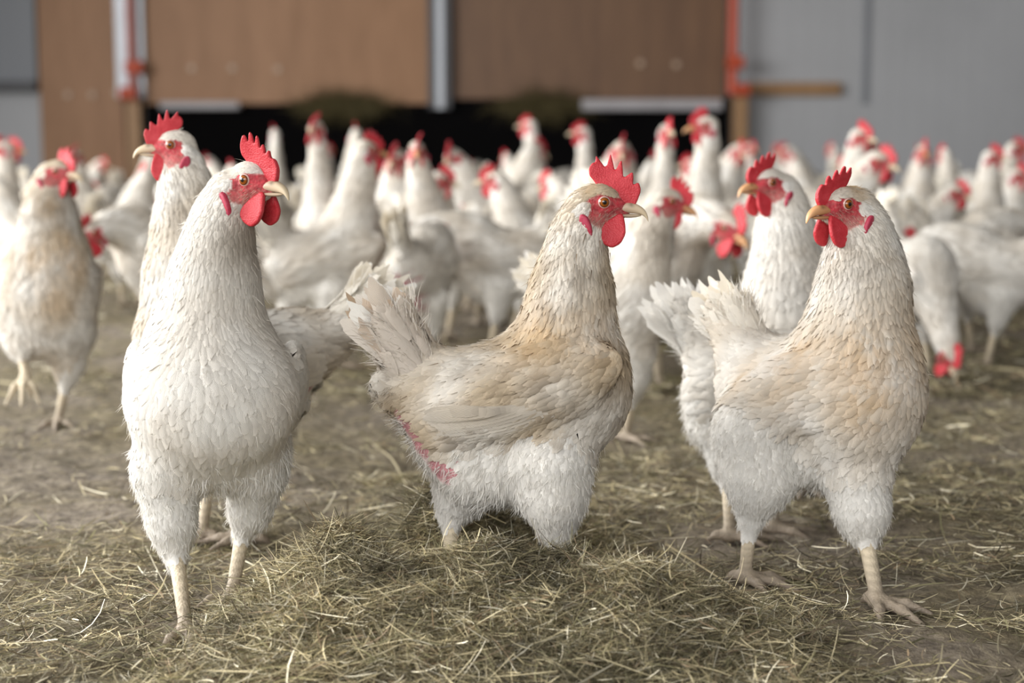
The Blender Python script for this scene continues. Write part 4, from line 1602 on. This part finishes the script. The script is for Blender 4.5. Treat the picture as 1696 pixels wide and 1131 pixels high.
FLOCK = [
    # pose, eye px (or None), py, distance, heading, root px, label
    ('alert', 612, 250, 3.2, 30, None, 'cream hen standing left of centre, back half turned, dark red face to the right'),
    ('alert_left', 690, 252, 3.55, 205, None, 'hen with large red comb left of centre, body slanting to the right'),
    ('bare_rump', None, 300, 3.0, 75, 688, 'hen seen from behind with bare red rump, above the cream hen\'s tail'),
    ('peck', 1575, 585, 2.88, -72, None, 'hen pecking the ground at the right, pink comb down near the floor'),
    ('low', 1212, 372, 2.75, -48, None, 'hen with lowered dark red face, between the brown beaked hen and the orange combed hen'),
    ('stretch_right', 1165, 203, 3.55, -100, None, 'tall hen right of centre in front of the black sheet, head turned left'),
    ('stretch', 1105, 215, 4.0, -84, None, 'long necked hen looking at the camera in front of the black sheet'),
    ('relaxed', 1030, 248, 4.3, -80, None, 'hen with a pinkish red comb behind the cream hen\'s own comb'),
    ('stretch', 962, 218, 5.2, 172, None, 'hen with a thin curved white neck facing left before the black sheet'),
    ('stretch', 874, 206, 6.0, 150, None, 'hen with its head stretched up, left one of a pair before the black sheet'),
    ('relaxed', 890, 238, 5.0, 60, None, 'hen with its back turned, right one of a pair before the black sheet'),
    ('low', None, 300, 3.9, 110, 812, 'hen with an upright cream tail standing tall before the black sheet'),
    ('relaxed_left', 748, 262, 4.4, 190, None, 'rounded white hen right of the large combed hen, head turned away'),
    ('relaxed', 655, 262, 4.3, -95, None, 'hen with pale beak squeezed between two hens left of centre'),
    ('stretch', 522, 212, 4.0, -112, None, 'tall hen with pale pink face stretching up before the black sheet'),
    ('alert', 590, 222, 5.8, 90, None, 'thin necked hen just behind the cream hen left of centre'),
    ('stretch', 455, 222, 6.3, 95, None, 'hen seen as a slim white neck above the full breasted hen\'s beak'),
    ('alert', 20, 246, 4.8, -10, None, 'hen with a dark red face at the very left edge'),
    ('relaxed', None, 300, 4.1, 150, 40, 'bright white hen hidden behind the walking hen at the left edge'),
    ('low', 150, 388, 3.05, 232, None, 'grey soiled hen with its red face down beside the walking hen'),
    ('low', None, 300, 5.2, 60, 150, 'white hen with ruffled tail before the narrow plywood board'),
    ('relaxed_left', 238, 292, 4.4, 70, None, 'white hen behind the left facing hen\'s beak'),
    ('relaxed', 1226, 250, 5.6, -60, None, 'hen with red face beside the short wooden post on the right'),
    ('relaxed', 1300, 250, 7.0, 200, None, 'hazy hen with a faint red comb before the white sheet wall'),
    ('alert_right', 1428, 226, 4.1, 25, None, 'hen with a short red comb and long back sloping left before the white wall'),
    ('alert', 1445, 246, 6.0, 30, None, 'hen showing only a red face behind the long backed hen'),
    ('relaxed', 1462, 266, 3.7, -30, None, 'hen with bright red comb and face directly behind the buff winged hen'),
    ('alert', 1530, 248, 4.6, -95, None, 'full white hen with a pink comb before the white wall'),
    ('relaxed', 1588, 320, 3.8, -25, None, 'hen with bent head and red comb left of the dark faced pair'),
    ('alert_right', 1646, 262, 4.4, 45, None, 'hen with dark red face on the right, left one of a pair'),
    ('alert', 1684, 246, 5.2, -15, None, 'hen with dark red comb standing tallest at the right edge'),
    ('relaxed_left', 1690, 290, 4.3, -100, None, 'hen cut off by the right edge, pale throat turned to the camera'),
    ('low', None, 300, 3.4, 12, 1592, 'hen with its flat white back behind the pecking hen'),
    ('bare_rump', None, 300, 3.25, 160, 1668, 'hen in the shade at the right edge with a dark red rump'),
    ('stride', None, 300, 3.6, 170, 900, 'hen walking left behind the cream hen\'s neck'),
    ('low', None, 300, 3.9, 20, 930, 'hen with raised white tail behind the cream hen\'s neck'),
    ('low', None, 300, 3.3, 200, 480, 'hen with lowered head behind the full breasted hen\'s wattles'),
    ('relaxed', None, 300, 4.6, 30, 560, 'pale hen half hidden behind the cream hen left of centre'),
    ('bare_rump', None, 300, 4.2, 100, 1260, 'hen turned away behind the orange combed hen'),
    ('relaxed_left', None, 300, 3.3, -110, 1400, 'hen behind the necks of the two right hens'),
    ('low', None, 300, 4.4, 10, 760, 'hen with its tail raised left of the cream tailed hen'),
    ('relaxed', None, 300, 3.9, 150, 985, 'hen with its body half hidden behind the cream hen\'s comb'),
    ('relaxed_left', None, 300, 4.2, -60, 700, 'hen peering between the large combed hen and its neighbour'),
    ('low', None, 300, 3.4, 95, 600, 'hen turned away in the shade beyond the cream hen\'s tail'),
    ('low', None, 300, 3.5, 180, 830, 'hen with lowered head behind the hen with large red comb'),
]


def copy_hen(root):
    r = root.copy()
    COL.objects.link(r)
    for ch in root.children:
        c = ch.copy()
        COL.objects.link(c)
        c.parent = r
    return r


def build_flock():
    proto, used = {}, {}
    for name, kw in POSES.items():
        proto[name] = pose_hen(**kw)
    rng = np.random.RandomState(77)
    jobs = list(FLOCK)
    names = ['relaxed', 'relaxed_left', 'low', 'alert', 'alert_left', 'stride', 'bare_rump']
    for k in range(34):
        Y = 4.4 + 5.0 * (k / 34)
        px = 20 + (k * 0.618034 % 1) * 1660
        if k < 3:
            pass
        jobs.append((names[rng.randint(len(names))], None, 300, Y, rng.rand() * 360, px, 'white hen far back in the blurred crowd, mostly hidden by nearer hens'))
    occ = []

    def discs(x, y, a, sc):
        c, s_ = math.cos(a), math.sin(a)
        return [(x + c * o * sc, y + s_ * o * sc, r * sc) for o, r in ((.075, .078), (0, .080), (-.075, .062))]

    def clash(ds):
        return max([max([r1 + r2 - math.hypot(x1 - x2, y1 - y2) for (x2, y2, r2) in occ], default=-1) for (x1, y1, r1) in ds])
    for px, Y, a in ((840, 1.52, 0), (350, 1.58, -85), (1330, 1.62, -25), (390, 1.8, 180), (1320, 2.05, -95), (1270, 1.82, 0), (70, 2.53, -90), (1010, 2.38, -20)):
        occ += discs(float(P(px, 500, Y)[0]), Y, math.radians(a), 1.0)
    for pose, ex, ey, Y, heading, rx, label in jobs:
        root, hp = proto[pose]
        if pose in used:
            root = copy_hen(root)
        used[pose] = 1
        a = math.radians(heading)
        ho = np.array([hp[0] * math.cos(a) - hp[1] * math.sin(a), hp[0] * math.sin(a) + hp[1] * math.cos(a)])
        sc = 1.0
        sc0 = .96 + .08 * rng.rand()
        best = None
        for k in range(31):
            Yk = Y * (1 + .012 * ((k + 1) // 2) * (1 if k % 2 else -1))
            if Yk > 10.5:
                continue
            if ex is not None:
                e = P(ex, ey, Yk)
                sc = float(np.clip(e[2] / hp[2], .82, 1.22)) if hp[2] > .1 else 1.0
                x, y = e[0] - ho[0] * sc, Yk - ho[1] * sc
            else:
                sc = sc0
                x, y = P(rx, 300, Yk)[0], Yk
            cl = clash(discs(x, y, a, sc))
            if best is None or cl < best[0] - 1e-6:
                best = (cl, x, y, sc)
            if cl <= 0:
                break
        _, x, y, sc = best
        occ += discs(x, y, a, sc)
        root.location = (x, y, float(ground_h(np.array([x]), np.array([y]))[0]))
        root.rotation_euler = (0, 0, a)
        root.scale = (sc, sc, sc)
        root['label'] = label
    for name, (root, hp) in proto.items():
        if name not in used:
            for c in list(root.children):
                bpy.data.objects.remove(c)
            bpy.data.objects.remove(root)


build_flock()
